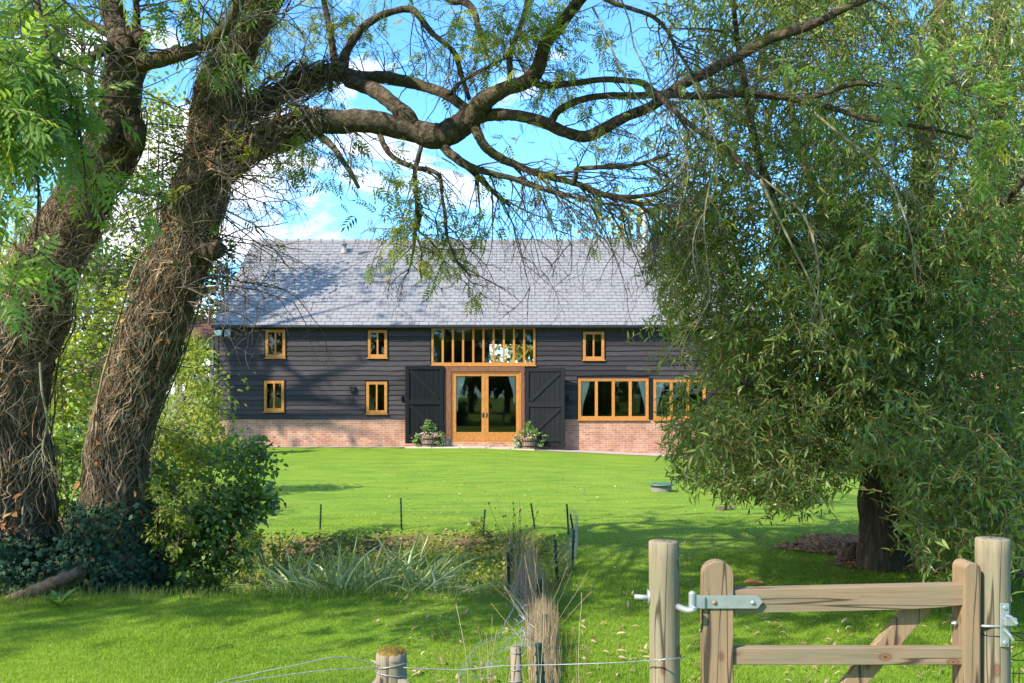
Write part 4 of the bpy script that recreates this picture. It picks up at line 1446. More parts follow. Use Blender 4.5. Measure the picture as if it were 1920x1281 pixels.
# ------------------------------------------------------------------ the nearer ash at the left edge
ash2 = thing('ash_tree', 'stout ash at the left edge with a broken top and bright leaves hanging in front', 'tree', (*at(30, 1090, 9.9)[:2], 0))
t2 = Acc()
B2 = []
trunkB, radB = limb(t2, [(20, 1130, 200, 9.9), (22, 1040, 160, 9.9), (22, 940, 146, 9.85), (16, 790, 140, 9.8), (22, 680, 128, 9.75), (58, 580, 110, 9.7), (92, 500, 98, 9.6), (126, 430, 94, 9.55),
                         (178, 350, 94, 9.5), (212, 290, 84, 9.4), (224, 225, 78, 9.35), (230, 160, 76, 9.3), (240, 105, 76, 9.25), (245, 75, 58, 9.2), (255, 55, 34, 9.2)], sides=18, lumps=0.045)
limb(t2, [(250, 118, 50, 9.25), (285, 112, 34, 9.1), (318, 106, 28, 8.9), (352, 98, 25, 8.7), (385, 82, 24, 8.5), (412, 60, 23, 8.3), (435, 35, 22, 8.1), (446, 5, 20, 8.0), (450, -40, 17, 7.9), (470, -160, 12, 7.6)], store=B2)
limb(t2, [(232, 80, 30, 9.2), (212, 84, 21, 9.1), (190, 95, 18, 9.0), (168, 110, 15, 8.9), (150, 112, 11, 8.8)], store=B2)
limb(t2, [(236, 90, 60, 9.25), (218, 45, 46, 9.5), (205, 0, 40, 9.6), (190, -80, 34, 9.6), (160, -240, 26, 9.3), (120, -420, 18, 9.0)], store=B2)
limb(t2, [(255, 68, 22, 9.2), (256, 30, 14, 9.1), (254, 0, 12, 9.1), (250, -60, 10, 9.0)], store=B2)
limb(t2, [(234, 32, 15, 9.0), (222, 8, 13, 8.9), (212, -20, 11, 8.8)], store=B2)
limb(t2, [(205, 60, 22, 9.5), (165, 45, 18, 9.6), (120, 40, 16, 9.6), (70, 28, 14, 9.5), (0, 60, 12, 9.2)], store=B2)
limb(t2, [(165, 130, 14, 9.7), (172, 180, 12, 9.7), (170, 240, 11, 9.8), (150, 330, 9, 9.8)], store=B2)
# burrs on the trunk
for ks in ([(215, 190, 50, 9.3), (196, 262, 34, 9.05), (200, 272, 20, 8.95)], [(240, 240, 60, 9.3), (255, 262, 40, 9.2), (262, 280, 18, 9.15)], [(265, 70, 30, 9.15), (268, 74, 26, 8.98)]):
    limb(t2, ks, sides=10, lumps=0.04)
for ks in ([(190, -80, 30, 9.6), (60, -260, 24, 8.0), (-120, -380, 18, 6.6), (-350, -440, 12, 5.4)],
           [(170, -200, 26, 9.3), (220, -460, 20, 8.0), (200, -700, 14, 6.6)],
           [(160, -240, 24, 9.3), (-60, -520, 18, 9.0), (-340, -700, 12, 8.6)],
           [(60, -260, 16, 8.0), (-40, -180, 14, 6.9), (-60, 40, 10, 6.2), (20, 180, 7, 6.0), (70, 330, 5, 5.9), (60, 520, 4, 5.9)],
           [(60, -260, 14, 8.0), (60, -60, 11, 6.6), (90, 80, 8, 6.3), (140, 200, 5, 6.1), (160, 330, 3, 6.1)]):
    limb(t2, ks, store=B2, sides=8)
t2.build('trunk', M['ash_bark'], ash2, smooth=True)
s2 = Acc()
wrap_stems(s2, trunkB, radB, 240, 0.0, 0.52, 0.005, 0.014, swirl=0.6, loops=0.1, lift=0.3)
wrap_stems(s2, trunkB, radB, 520, 0.0, 0.56, 0.0018, 0.0050, swirl=1.6, loops=0.25, lift=2.0)
wrap_stems(s2, trunkB, radB, 40, 0.4, 0.75, 0.004, 0.012)
grow(s2, [(trunkB[20:75], radB[20:75])], 70, 0.4, 0.006, DT, gens=2, grav=0.02, bend=0.35, along=0.2, tmin=0.0)
tag(s2.build('dead_ivy', M['dead_stem'], ash2, smooth=True), 'dead brown ivy stems clinging to the bark')
w2 = Acc()
T2 = []
grow(w2, B2, 170, 0.9, 0.010, T2, gens=2, grav=0.06, bend=0.22, along=0.7, tmin=0.2)
f2 = Acc()
T2 = [q for q in T2 if HORIZON - (q[0][2] - EYE) / q[0][1] * FOCAL < -40 or 960 + q[0][0] / q[0][1] * FOCAL < 90]
ash_leaves(f2, T2, 2, 0.4, 0.9, fine=False, spread=0.12)
ash_sprays(f2, w2, [(35, 140, 70, 50, 6.0, 0.6, 27), (40, 215, 80, 45, 5.9, 0.6, 30), (-10, 300, 35, 55, 6.0, 0.5, 11), (80, 40, 70, 40, 8.0, 0.8, 20), (165, 325, 55, 10, 6.6, 0.12, 6), (235, 350, 28, 6, 6.6, 0.1, 3),
                    (-5, 430, 32, 60, 5.8, 0.3, 9), (-20, 90, 70, 70, 6.6, 0.6, 14), (40, 20, 70, 40, 8.6, 0.8, 14), (8, 560, 12, 10, 5.6, 0.1, 2), (90, 150, 50, 50, 6.4, 0.4, 10)] * 1 + [(40, 180, 80, 80, 6.2, 0.7, 26), (60, 60, 80, 50, 7.6, 0.8, 14)], 0.68, True, 1, L=0.40)
# unseen crown above the frame: clumps added to shade the near-left lawn
cA, rA = np.array([-9.0, 4.1, 7.0]), np.array([2.3, 0.75, 0.8])
p, o = clumped(620, cA, rA, 40, 0.16, 0.5)
Mx = frames(o + RNG.normal(0, 0.6, o.shape) - np.array([0, 0, 0.3]), np.array([0, 0, 1.0]) + RNG.normal(0, 0.4, o.shape)) * 1.15
f2.many(ASHC_V, ASHC_Q, ASHC_T, Mx, p, RNG.random(len(p)))
p, o = clumped(210, np.array([-8.7, 3.2, 7.0]), np.array([2.0, 0.5, 0.6]), 22, 0.2, 0.5)  # narrow clump added for a band of shade across the grass
Mx = frames(o + RNG.normal(0, 0.6, o.shape) - np.array([0, 0, 0.3]), np.array([0, 0, 1.0]) + RNG.normal(0, 0.4, o.shape)) * 1.15
f2.many(ASHC_V, ASHC_Q, ASHC_T, Mx, p, RNG.random(len(p)))
f2.build('crown', M['ash_leaf'], ash2)
w2.build('twigs', M['twig'], ash2, smooth=True)

# unseen ash crown over the lawn: clumps placed to dapple the grass with shade
cr = Acc()
for c, r, n, k in (((-3.6, 3.8, 7.2), (1.6, 1.9, 1.0), 820, 30), ((-1.4, 3.9, 6.9), (1.7, 1.8, 1.0), 760, 28), ((0.6, 4.6, 6.7), (1.5, 1.4, 0.9), 420, 20), ((-2.4, 8.9, 9.9), (1.8, 1.6, 1.3), 220, 16), ((-2.0, 6.7, 8.2), (1.5, 1.3, 0.9), 620, 22), ((-6.3, 4.1, 7.9), (1.1, 0.8, 0.7), 420, 16)):
    p, o = clumped(n, np.array(c), np.array(r), k, 0.14, 0.4)
    Mx = frames(o + RNG.normal(0, 0.6, o.shape) - np.array([0, 0, 0.3]), np.array([0, 0, 1.0]) + RNG.normal(0, 0.4, o.shape)) * 1.1
    cr.many(ASHC_V, ASHC_Q, ASHC_T, Mx, p, RNG.random(len(p)))
cr.build('high_crown', M['ash_leaf'], ash)

# ------------------------------------------------------------------ ivy at the foot of the trunks


def ivy_on(acc, pts, rad, n, t0, t1, size):
    m = len(pts)
    t = RNG.uniform(t0, t1, n) * (m - 1)
    i = np.clip(t.astype(int), 0, m - 2)
    f = (t - i)[:, None]
    c = pts[i] * (1 - f) + pts[i + 1] * f
    R = rad[i] * (1 - f[:, 0]) + rad[i + 1] * f[:, 0]
    th = RNG.uniform(0, 2 * math.pi, n)
    o = np.stack([np.cos(th), np.sin(th), np.zeros(n)], -1)
    p = c + o * (R + RNG.uniform(0.01, 0.13, n))[:, None]
    f_ = np.array([0, 0, -1.0]) + RNG.normal(0, 0.4, (n, 3)) + 0.25 * o
    Mx = frames(f_, o + RNG.normal(0, 0.28, (n, 3))) * (size * RNG.uniform(0.6, 1.3, n))[:, None, None]
    acc.many(IVY_V, IVY_Q, IVY_T, Mx, p, RNG.random(n) ** 1.3)


def ivy_mound(acc, n, c, r, size, up=0.6):
    d = unit(RNG.normal(size=(n, 3)))
    d[:, 2] = np.abs(d[:, 2])
    lump = 1 + 0.10 * np.sin(d[:, 0] * 9 + d[:, 2] * 5) + 0.08 * np.sin(d[:, 2] * 13 + d[:, 1] * 7)
    p = np.asarray(c) + d * np.asarray(r) * (lump * RNG.uniform(0.84, 1.05, n))[:, None]
    f_ = np.array([0, 0, -1.0]) + RNG.normal(0, 0.5, (n, 3)) + 0.3 * d
    Mx = frames(f_, d + np.array([0, 0, 0.25]) + RNG.normal(0, 0.3, (n, 3))) * (size * RNG.uniform(0.6, 1.3, n))[:, None, None]
    acc.many(IVY_V, IVY_Q, IVY_T, Mx, p, RNG.random(n) ** 1.3)


iv = Acc()
ivy_on(iv, trunkA, radA, 3400, 0.0, 0.125, 0.075)
ivy_on(iv, trunkA, radA, 160, 0.12, 0.5, 0.06)
tag(iv.build('ivy', M['ivy_leaf'], origin=at(228, 1086, 9.8)), 'dense dark green ivy wrapped round the foot of the leaning ash', 'ivy', 'ivy under the ash trees')
iv = Acc()
ivy_on(iv, trunkB, radB, 1000, 0.0, 0.11, 0.07)
c0 = at(95, 1098, 9.55)
c0[2] = -0.05
ivy_mound(iv, 3000, c0, (0.85, 0.5, 0.52), 0.07)
c1 = at(-20, 1100, 9.3)
c1[2] = -0.05
ivy_mound(iv, 1600, c1, (0.5, 0.45, 0.5), 0.07)
tag(iv.build('ivy', M['ivy_leaf'], origin=c0), 'low mound of dark ivy between the two ash trunks', 'ivy', 'ivy under the ash trees')
dl_ = Acc()
for pts, rad, a, b, n in ((trunkB, radB, 0.08, 0.3, 60), (trunkA, radA, 0.1, 0.75, 70)):
    m = len(pts)
    t = (RNG.uniform(a, b, n) * (m - 1)).astype(int)
    th = RNG.uniform(math.pi, 2 * math.pi, n)
    o = np.stack([np.cos(th), np.sin(th), np.zeros(n)], -1)
    p = pts[t] + o * (rad[t] + 0.05)[:, None]
    scatter_leaves(dl_, p, o, 0.09, 0.05, 0.8)
tag(dl_.build('dead_leaves', M['dead_leaf']), 'rusty dead leaves caught on the ivy stems', 'dead leaves', kind='stuff')

# ------------------------------------------------------------------ willow
willow = thing('willow_tree', 'large dark green willow with drooping narrow leaves filling the right side', 'tree', (*at(1645, 1068, 10.4)[:2], 0))
wt = Acc()
WL = []
limb(wt, [(1660, 1110, 110, 10.4), (1654, 1060, 88, 10.4), (1648, 1000, 76, 10.4), (1645, 940, 72, 10.45), (1660, 860, 70, 10.5), (1690, 760, 64, 10.6), (1712, 620, 58, 10.7), (1722, 480, 50, 10.8), (1730, 330, 44, 10.9),
          (1738, 230, 40, 10.9), (1752, 120, 38, 11.0), (1768, 20, 34, 11.0), (1775, -120, 28, 11.0), (1760, -360, 18, 11.0)], sides=18, lumps=0.02, store=WL)
limb(wt, [(1670, 1050, 70, 10.5), (1690, 940, 60, 10.6), (1745, 800, 52, 10.9), (1810, 620, 46, 11.3), (1845, 430, 44, 11.5), (1865, 260, 40, 11.6), (1872, 100, 38, 11.6), (1878, -60, 32, 11.6), (1880, -300, 18, 11.6)], sides=12, store=WL)
limb(wt, [(1680, 780, 40, 10.6), (1620, 680, 32, 10.2), (1540, 560, 26, 9.9), (1470, 430, 20, 9.7), (1420, 280, 16, 9.6), (1390, 120, 12, 9.5), (1370, -40, 9, 9.5)], store=WL)
limb(wt, [(1700, 680, 34, 10.6), (1640, 560, 28, 11.4), (1560, 420, 22, 12.0), (1500, 280, 16, 12.4), (1470, 120, 12, 12.6)], store=WL)
limb(wt, [(1655, 880, 30, 10.4), (1580, 800, 24, 9.9), (1480, 740, 18, 9.5), (1380, 720, 12, 9.3), (1310, 760, 7, 9.2)], store=WL)
limb(wt, [(1720, 560, 26, 10.7), (1800, 460, 22, 9.8), (1880, 380, 16, 9.2), (1960, 300, 10, 8.8)], store=WL)
limb(wt, [(1690, 900, 26, 10.5), (1760, 830, 20, 9.6), (1830, 810, 14, 9.0), (1900, 850, 9, 8.7)], store=WL)
for ks in ([(1868, 770, 9, 9.2), (1850, 860, 8, 9.1), (1848, 960, 6, 9.0)], [(1830, 740, 10, 9.2), (1880, 820, 9, 9.0), (1905, 900, 7, 8.9)]):
    limb(wt, ks, store=WL, sides=7)
wt.build('trunk', M['willow_bark'], willow, smooth=True)
WPOLY = [(1262, -60), (1285, 30), (1330, 120), (1315, 230), (1260, 330), (1222, 420), (1212, 520), (1238, 590), (1325, 640), (1345, 700), (1322, 760), (1268, 830), (1262, 880), (1300, 900), (1380, 905), (1430, 925), (1500, 925),
         (1560, 890), (1610, 860), (1650, 880), (1700, 930), (1705, 1040), (1890, 1055), (1990, 1050), (2000, -60)]
ws = Acc()
wlf = Acc()
LV = scaled(LEAF6_V, 0.082, 0.0185)
NW = 15000
cnt = 0
P_, D_ = [], []
LP, LD, LU, LR = [], [], [], []
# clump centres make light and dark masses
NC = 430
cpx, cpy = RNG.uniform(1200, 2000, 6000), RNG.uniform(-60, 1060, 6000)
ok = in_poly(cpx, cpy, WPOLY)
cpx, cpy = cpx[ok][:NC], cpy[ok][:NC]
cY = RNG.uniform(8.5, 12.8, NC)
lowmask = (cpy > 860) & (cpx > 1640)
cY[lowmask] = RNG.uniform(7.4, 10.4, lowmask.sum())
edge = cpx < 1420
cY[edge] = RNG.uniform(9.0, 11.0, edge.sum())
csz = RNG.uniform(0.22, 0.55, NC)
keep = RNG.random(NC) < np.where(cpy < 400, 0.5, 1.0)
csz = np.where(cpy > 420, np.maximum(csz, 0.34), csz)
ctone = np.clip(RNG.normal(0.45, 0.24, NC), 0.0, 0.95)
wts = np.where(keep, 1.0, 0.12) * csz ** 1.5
which = RNG.choice(NC, NW, p=wts / wts.sum())
for w in which:
    p = at(cpx[w], cpy[w], cY[w]) + RNG.normal(0, 1, 3) * csz[w] * np.array([0.62, 0.8, 0.62])
    ax = np.array([4.2, 10.7, 0])
    outd = p - ax
    outd[2] = 0
    outd = unit(outd)
    d = outd * RNG.uniform(0.1, 0.9) + RNG.normal(0, 0.65, 3) + np.array([0, 0, RNG.uniform(-0.55, 0.6)])
    L = RNG.uniform(0.2, 0.46)
    n = 6
    line, dl = twig_line(p, d, L, 0.18, n, 0.09)
    ppx = 960 + line[-1][0] / line[-1][1] * FOCAL
    ppy = HORIZON - (line[-1][2] - EYE) / line[-1][1] * FOCAL
    lowest = np.interp(ppx, [1190, 1250, 1300, 1345, 1400, 1500, 1560, 1600, 1625, 1690, 1705, 1900, 2000], [540, 890, 925, 940, 955, 965, 945, 905, 880, 930, 1078, 1090, 1080])
    if line[-1][2] < 0.1 or ppx < 1195 + RNG.uniform(0, 25) or ppy > lowest + RNG.normal(0, 12) or (1225 < ppx < 1330 and 640 < ppy < 770 and RNG.random() < 0.75):
        continue
    ws.tube(line, np.linspace(0.0046, 0.0016, n), 3, RNG.random(), cap=False)
    m = int(L / 0.031)
    t = np.linspace(0.12, 1.0, m) * (n - 1)
    i = np.clip(t.astype(int), 0, n - 2)
    f = (t - i)[:, None]
    q = line[i] * (1 - f) + line[i + 1] * f
    tan = unit(line[i + 1] - line[i])
    side = unit(np.cross(tan, RNG.normal(size=3)))
    phi = np.arange(m) * 2.4 + RNG.uniform(0, 6)
    b = np.cross(tan, side)
    rad_ = side * np.cos(phi)[:, None] + b * np.sin(phi)[:, None]
    LP.append(q)
    LD.append(tan * 0.6 + rad_ * 0.75 + RNG.normal(0, 0.28, (m, 3)) + np.array([0, 0, -0.22]))
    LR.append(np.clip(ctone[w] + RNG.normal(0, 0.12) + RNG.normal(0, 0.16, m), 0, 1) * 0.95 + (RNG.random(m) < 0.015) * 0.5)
LP, LD, LR = np.vstack(LP), np.vstack(LD), np.clip(np.concatenate(LR), 0, 1)
Mx = frames(LD, RNG.normal(0, 0.6, LD.shape) + np.array([0, -0.2, 0.9])) * RNG.uniform(0.55, 1.5, len(LP))[:, None, None]
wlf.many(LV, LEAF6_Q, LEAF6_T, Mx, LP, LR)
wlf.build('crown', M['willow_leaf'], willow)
wtips = []
grow(ws, WL[:4] + WL[5:6], 110, 0.8, 0.010, wtips, gens=2, grav=0.05, bend=0.16, along=0.9, tmin=0.3)
ws.build('twigs', M['willow_twig'], willow)

# ------------------------------------------------------------------ shrubs and background trees


def leafy(name, label, cat, base, ells, mat, size, width, n_per, trunks=(), group=None, tw=True, bark='twig', spread=0.2, shell=0.55):
    t = thing(name, label, cat, base, group)
    a = Acc()
    pts_all = []
    for (c, r), n in zip(ells, n_per):
        p, o = clumped(n, c, r, max(5, int(n / 55)), spread, shell)
        kp = p[:, 2] > gz(p[:, 0], p[:, 1]) + 0.02
        scatter_leaves(a, p[kp], o[kp], size, width)
        pts_all.append((c, r))
    a.build('crown', mat, t)
    s = Acc()
    for tk in trunks:
        c = curve(np.array(tk), 16)
        s.tube(c[:, :3], c[:, 3], 8)
    if tw:
        for c, r in pts_all:
            for _ in range(10):
                e, _d = ell_points(1, c, np.asarray(r) * 0.85, 0.8)
                b = np.array([base[0] + RNG.normal(0, 0.1), base[1] + RNG.normal(0, 0.1), max(base[2], c[2] - r[2] * 1.1)])
                k = np.array([[*b, 0.012], [*((b + e[0]) / 2 + RNG.normal(0, 0.08, 3)), 0.009], [*e[0], 0.003]])
                cc = curve(k, 9)
                s.tube(cc[:, :3], cc[:, 3] * max(0.25, np.asarray(r).mean() / 0.7), 5, cap=False)
    if s.n:
        s.build('trunk' if cat == 'tree' else 'stems', M[bark], t, smooth=True)
    return t


E = px_ell
b0 = at(395, 1090, 10.6)
b0[2] = 0
leafy('shrub', 'rounded dark green broad-leaved shrub between the leaning trunk and the lawn', 'shrub', b0,
      [E(455, 880, 38, 62, 10.7, 0.4), E(470, 945, 36, 34, 10.5, 0.3), E(405, 950, 46, 60, 10.5, 0.5), E(345, 1000, 46, 50, 10.3, 0.4), E(430, 1020, 46, 45, 10.3, 0.4), E(300, 930, 30, 70, 10.6, 0.3), E(360, 1070, 85, 30, 10.1, 0.35)],
      M['shrub_leaf'], 0.068, 0.044, [900, 620, 1150, 1000, 1000, 750, 900], spread=0.30)
b1 = at(330, 1000, 11.6)
b1[2] = 0
leafy('shrub', 'pale yellow-green bush rising behind the dark shrub beside the barn corner', 'shrub', b1,
      [E(380, 730, 45, 62, 11.7, 0.5), E(345, 800, 58, 60, 11.5, 0.5), E(420, 825, 34, 42, 11.8, 0.4), E(385, 885, 46, 42, 11.2, 0.4), E(310, 850, 32, 70, 11.2, 0.4), E(350, 670, 34, 40, 11.9, 0.3)], M['yellow_leaf'], 0.066, 0.034, [850, 1000, 600, 750, 700, 350], spread=0.28)
b2 = at(330, 1010, 9.75)
b2[2] = 0
leafy('sapling', 'sunlit ash sapling with yellow-green leaflets in front of the dark shrub', 'sapling', b2,
      [E(330, 1000, 40, 30, 9.7, 0.2), E(340, 930, 60, 40, 9.8, 0.25)], M['yellow_leaf'], 0.06, 0.022, [420, 360])
# weeds with yellowing leaves at the pond edge
for (px, py, rx, ry, Y, n, lab) in ((470, 1040, 34, 40, 10.0, 420, 'pale weedy plant with small leaves at the left end of the iris bed'), (540, 1030, 22, 45, 10.6, 320, 'upright yellowing weed just left of the irises'),
                                    (480, 1090, 55, 18, 9.6, 420, 'low whitish-leaved plant spilling over the grass edge below the weeds')):
    bb = at(px, 1100, Y)
    bb[2] = float(gz(bb[0], bb[1]))
    leafy('weed', lab, 'weed', bb, [E(px, py, rx, ry, Y, 0.2)], M['yellow_leaf'], 0.045, 0.020, [n], group='weeds by the pond')

# thicket behind the ash trunks
TH = ((120, 760, 75, 150, 13.5, 2600, 'yellow_leaf'), (40, 620, 110, 170, 16.0, 2600, 'yellow_leaf'), (215, 640, 75, 130, 17.0, 2400, 'yellow_leaf'), (130, 900, 60, 90, 12.4, 1500, 'shrub_leaf'), (330, 560, 60, 90, 37.0, 1500, 'yellow_leaf'), (200, 480, 90, 70, 35.0, 1500, 'tree_leaf'), (290, 330, 50, 190, 33.0, 2100, 'yellow_leaf'), (70, 520, 110, 120, 36.0, 2200, 'yellow_leaf'), (352, 690, 26, 50, 29.0, 500, 'yellow_leaf'))
TLAB = ('sunlit hazel bush filling the gap between the two ash trunks', 'yellow-green bush glimpsed behind the left ash trunk', 'tall hazel seen through bare twigs right of the left ash trunk',
        'low glossy bush at ground level between the two ash trunks', 'pale bush close behind the leaning trunk beside the roof', 'green treetop far behind the gap between the trunks',
        'tall thin yellow-green tree seen against the sky in the gap between the trunks',
        'broad yellow-green treetop far behind the left ash trunk', 'small bright bush in front of the slatted fence at the left end of the barn')
for (px, py, rx, ry, Y, n, mt), lab in zip(TH, TLAB):
    bb = at(px, py, Y)
    bb[2] = 0
    leafy('hazel_bush', lab, 'bush', bb, [E(px, py, rx, ry, Y, rx * Y / FOCAL * 0.8)], M[mt], 0.0065 * min(Y, 26), 0.0045 * min(Y, 26), [n], group='bushes behind the ash trunks', spread=0.24)


def far_tree(label, x, y, h, rad, z0, mat, n, size, name='tree', bark='willow_bark', k=None):
    t = thing(name, label, 'tree', (x, y, 0), 'trees round the barn')
    a = Acc()
    c = np.array([x, y, (h + z0) / 2])
    r = np.array([rad, rad, (h - z0) / 2])
    p, o = clumped(n, c, r, k or max(14, n // 90), 0.17, 0.5)
    scatter_leaves(a, p, o, size, size * 0.6)
    a.build('crown', M[mat], t)
    s = Acc()
    cc = curve(np.array([[x, y, -0.2, rad * 0.10], [x + 0.1, y, z0, rad * 0.08], [x, y + 0.1, h * 0.9, rad * 0.02]]), 14)
    s.tube(cc[:, :3], cc[:, 3], 9)
    for _ in range(14):
        e, _d = ell_points(1, c, r * 0.9, 0.7)
        zz = RNG.uniform(z0, h * 0.7)
        kk = np.array([[x, y, zz, rad * 0.035], [*((np.array([x, y, zz]) + e[0]) / 2 + np.array([0, 0, 0.2])), rad * 0.022], [*e[0], 0.015]])
        cc = curve(kk, 8)
        s.tube(cc[:, :3], cc[:, 3], 5, cap=False)
    s.build('trunk', M[bark], t, smooth=True)
    return t


far_tree('dark evergreen tree just behind the left end of the barn roof', -13.2, 46, 8.6, 2.0, 1.0, 'dark_leaf', 2600, 0.30, 'evergreen_tree')
far_tree('yellowing autumn tree behind the right half of the barn ridge', 6.6, 52, 12.4, 3.4, 4.0, 'autumn_leaf', 3000, 0.34, 'autumn_tree')
far_tree('second autumn tree behind the barn, partly covered by the willow', 12.0, 54, 13.2, 3.6, 4.0, 'autumn_leaf', 2400, 0.34, 'autumn_tree')
far_tree('tall green tree at the far left whose shade falls on the barn roof', -20.5, 24.5, 24.0, 4.8, 13.5, 'tree_leaf', 560, 0.34, 'tall_tree', k=26)
far_tree('green tree far away behind the left edge of the photo', -24, 40, 12.5, 4.6, 2.0, 'tree_leaf', 2600, 0.32)
far_tree('small green tree behind the garden left of the barn', -17.5, 42, 9.0, 2.8, 1.0, 'tree_leaf', 2200, 0.28)
far_tree('low autumn tree seen through the barn from its front to its rear window', 0.4, 52, 8.4, 2.8, 1.0, 'autumn_leaf', 2600, 0.34, 'autumn_tree')
far_tree('green tree behind the willow at the right edge', 21, 44, 11, 4.6, 1.0, 'tree_leaf', 2600, 0.34)

# the trees across the lane behind the viewer, seen as dark reflections in the barn windows
a = Acc()
s = Acc()
for k in range(13):
    x, h = -26 + k * 4.3 + RNG.normal(0, 0.6), RNG.uniform(9.5, 13.0)
    y = -24 + RNG.normal(0, 2)
    p, o = clumped(420, np.array([x, y, h * 0.52]), np.array([2.9, 2.2, h * 0.5]), 18, 0.2, 0.5)
    scatter_leaves(a, p, o, 0.85, 0.6)
    s.tube([(x, y, -0.2), (x + 0.1, y, h * 0.5), (x, y, h * 0.85)], [0.3, 0.2, 0.06], 8)
tl = tag(a.build('treeline', M['tree_leaf'], origin=(0, -24, 0)), 'wood behind the photographer, mirrored dark in the barn windows', 'wood', kind='stuff')
s.build('trunks', M['willow_bark'], tl)

# ------------------------------------------------------------------ porch, rail fence and cable left of the barn
porch = thing('porch', 'open timber porch with brown roof beside the left end of the barn', 'porch', (-10.9, 35, 0))
a = Acc()
for x, y in ((-10.42, 34.6), (-12.3, 34.6), (-12.3, 36.8)):
    a.box(x - .06, x + .06, y - .06, y + .06, -0.1, 3.52)
a.box(-12.45, -10.3, 34.52, 34.66, 3.52, 3.72)
a.build('post', M['concrete'], porch)
a = Acc()
v = np.array([(-12.7, 34.3, 3.75), (-10.22, 34.3, 3.75), (-10.22, 37.2, 4.5), (-12.7, 37.2, 4.5)])
a.hexa(np.vstack([v, v + (0, 0, 0.12)]))
a.build('roof', M['old_beam'], porch)
fence = thing('rail_fence', 'pale slatted fence half hidden by leaves left of the barn', 'fence', (-12, 34.2, 0))
a = Acc()
for k in range(22):
    x = -14.6 + k * 0.2
    a.box(x, x + 0.07, 34.2, 34.23, 0.0, 2.5, RNG.random())
a.build('slats', M['concrete'], fence)
a = Acc()
for z in (0.4, 1.4, 2.3):
    a.box(-14.7, -10.3, 34.235, 34.28, z, z + .09)
a.build('rail', M['concrete'], fence)
a = Acc()
cb = curve(np.array([(-9.9, 35.6, 5.7), (-14, 35.5, 5.55), (-22, 35.2, 5.9)]), 16)
a.tube(cb, 0.022, 6)
tag(a.build('cable', M['white_plastic']), 'thin pale cable running from the roof edge to the left', 'cable')

# brick house behind the willow
house = thing('brick_house', 'red brick house wall glimpsed through the willow at the right edge', 'house', (14, 28, 0))
a = Acc()
a.box(13.9, 22, 28, 30.4, -0.2, 6.8)
a.build('wall', M['brick'], house)
a = Acc()
a.hexa([(13.6, 27.6, 6.75), (22.3, 27.6, 6.75), (22.3, 30.8, 6.75), (13.6, 30.8, 6.75), (13.6, 29.0, 8.6), (22.3, 29.0, 8.6), (22.3, 29.3, 8.6), (13.6, 29.3, 8.6)])
a.build('roof', M['slate'], house)
for x in (15.0, 18.4):
    for z in (0.9, 4.2):
        a = Acc()
        a.box(x, x + .08, 27.93, 27.995, z, z + 1.3)
        a.box(x + 1.0, x + 1.08, 27.93, 27.995, z, z + 1.3)
        a.box(x + .08, x + 1.0, 27.93, 27.995, z + 1.22, z + 1.3)
        a.box(x + .08, x + 1.0, 27.93, 27.995, z, z + .08)
        wf = a.build('window', M['white_plastic'], house)
        a = Acc()
        a.box(x + .08, x + 1.0, 27.97, 27.99, z + .08, z + 1.22)
        a.build('pane', M['glass'], wf)

# ------------------------------------------------------------------ planters by the doors


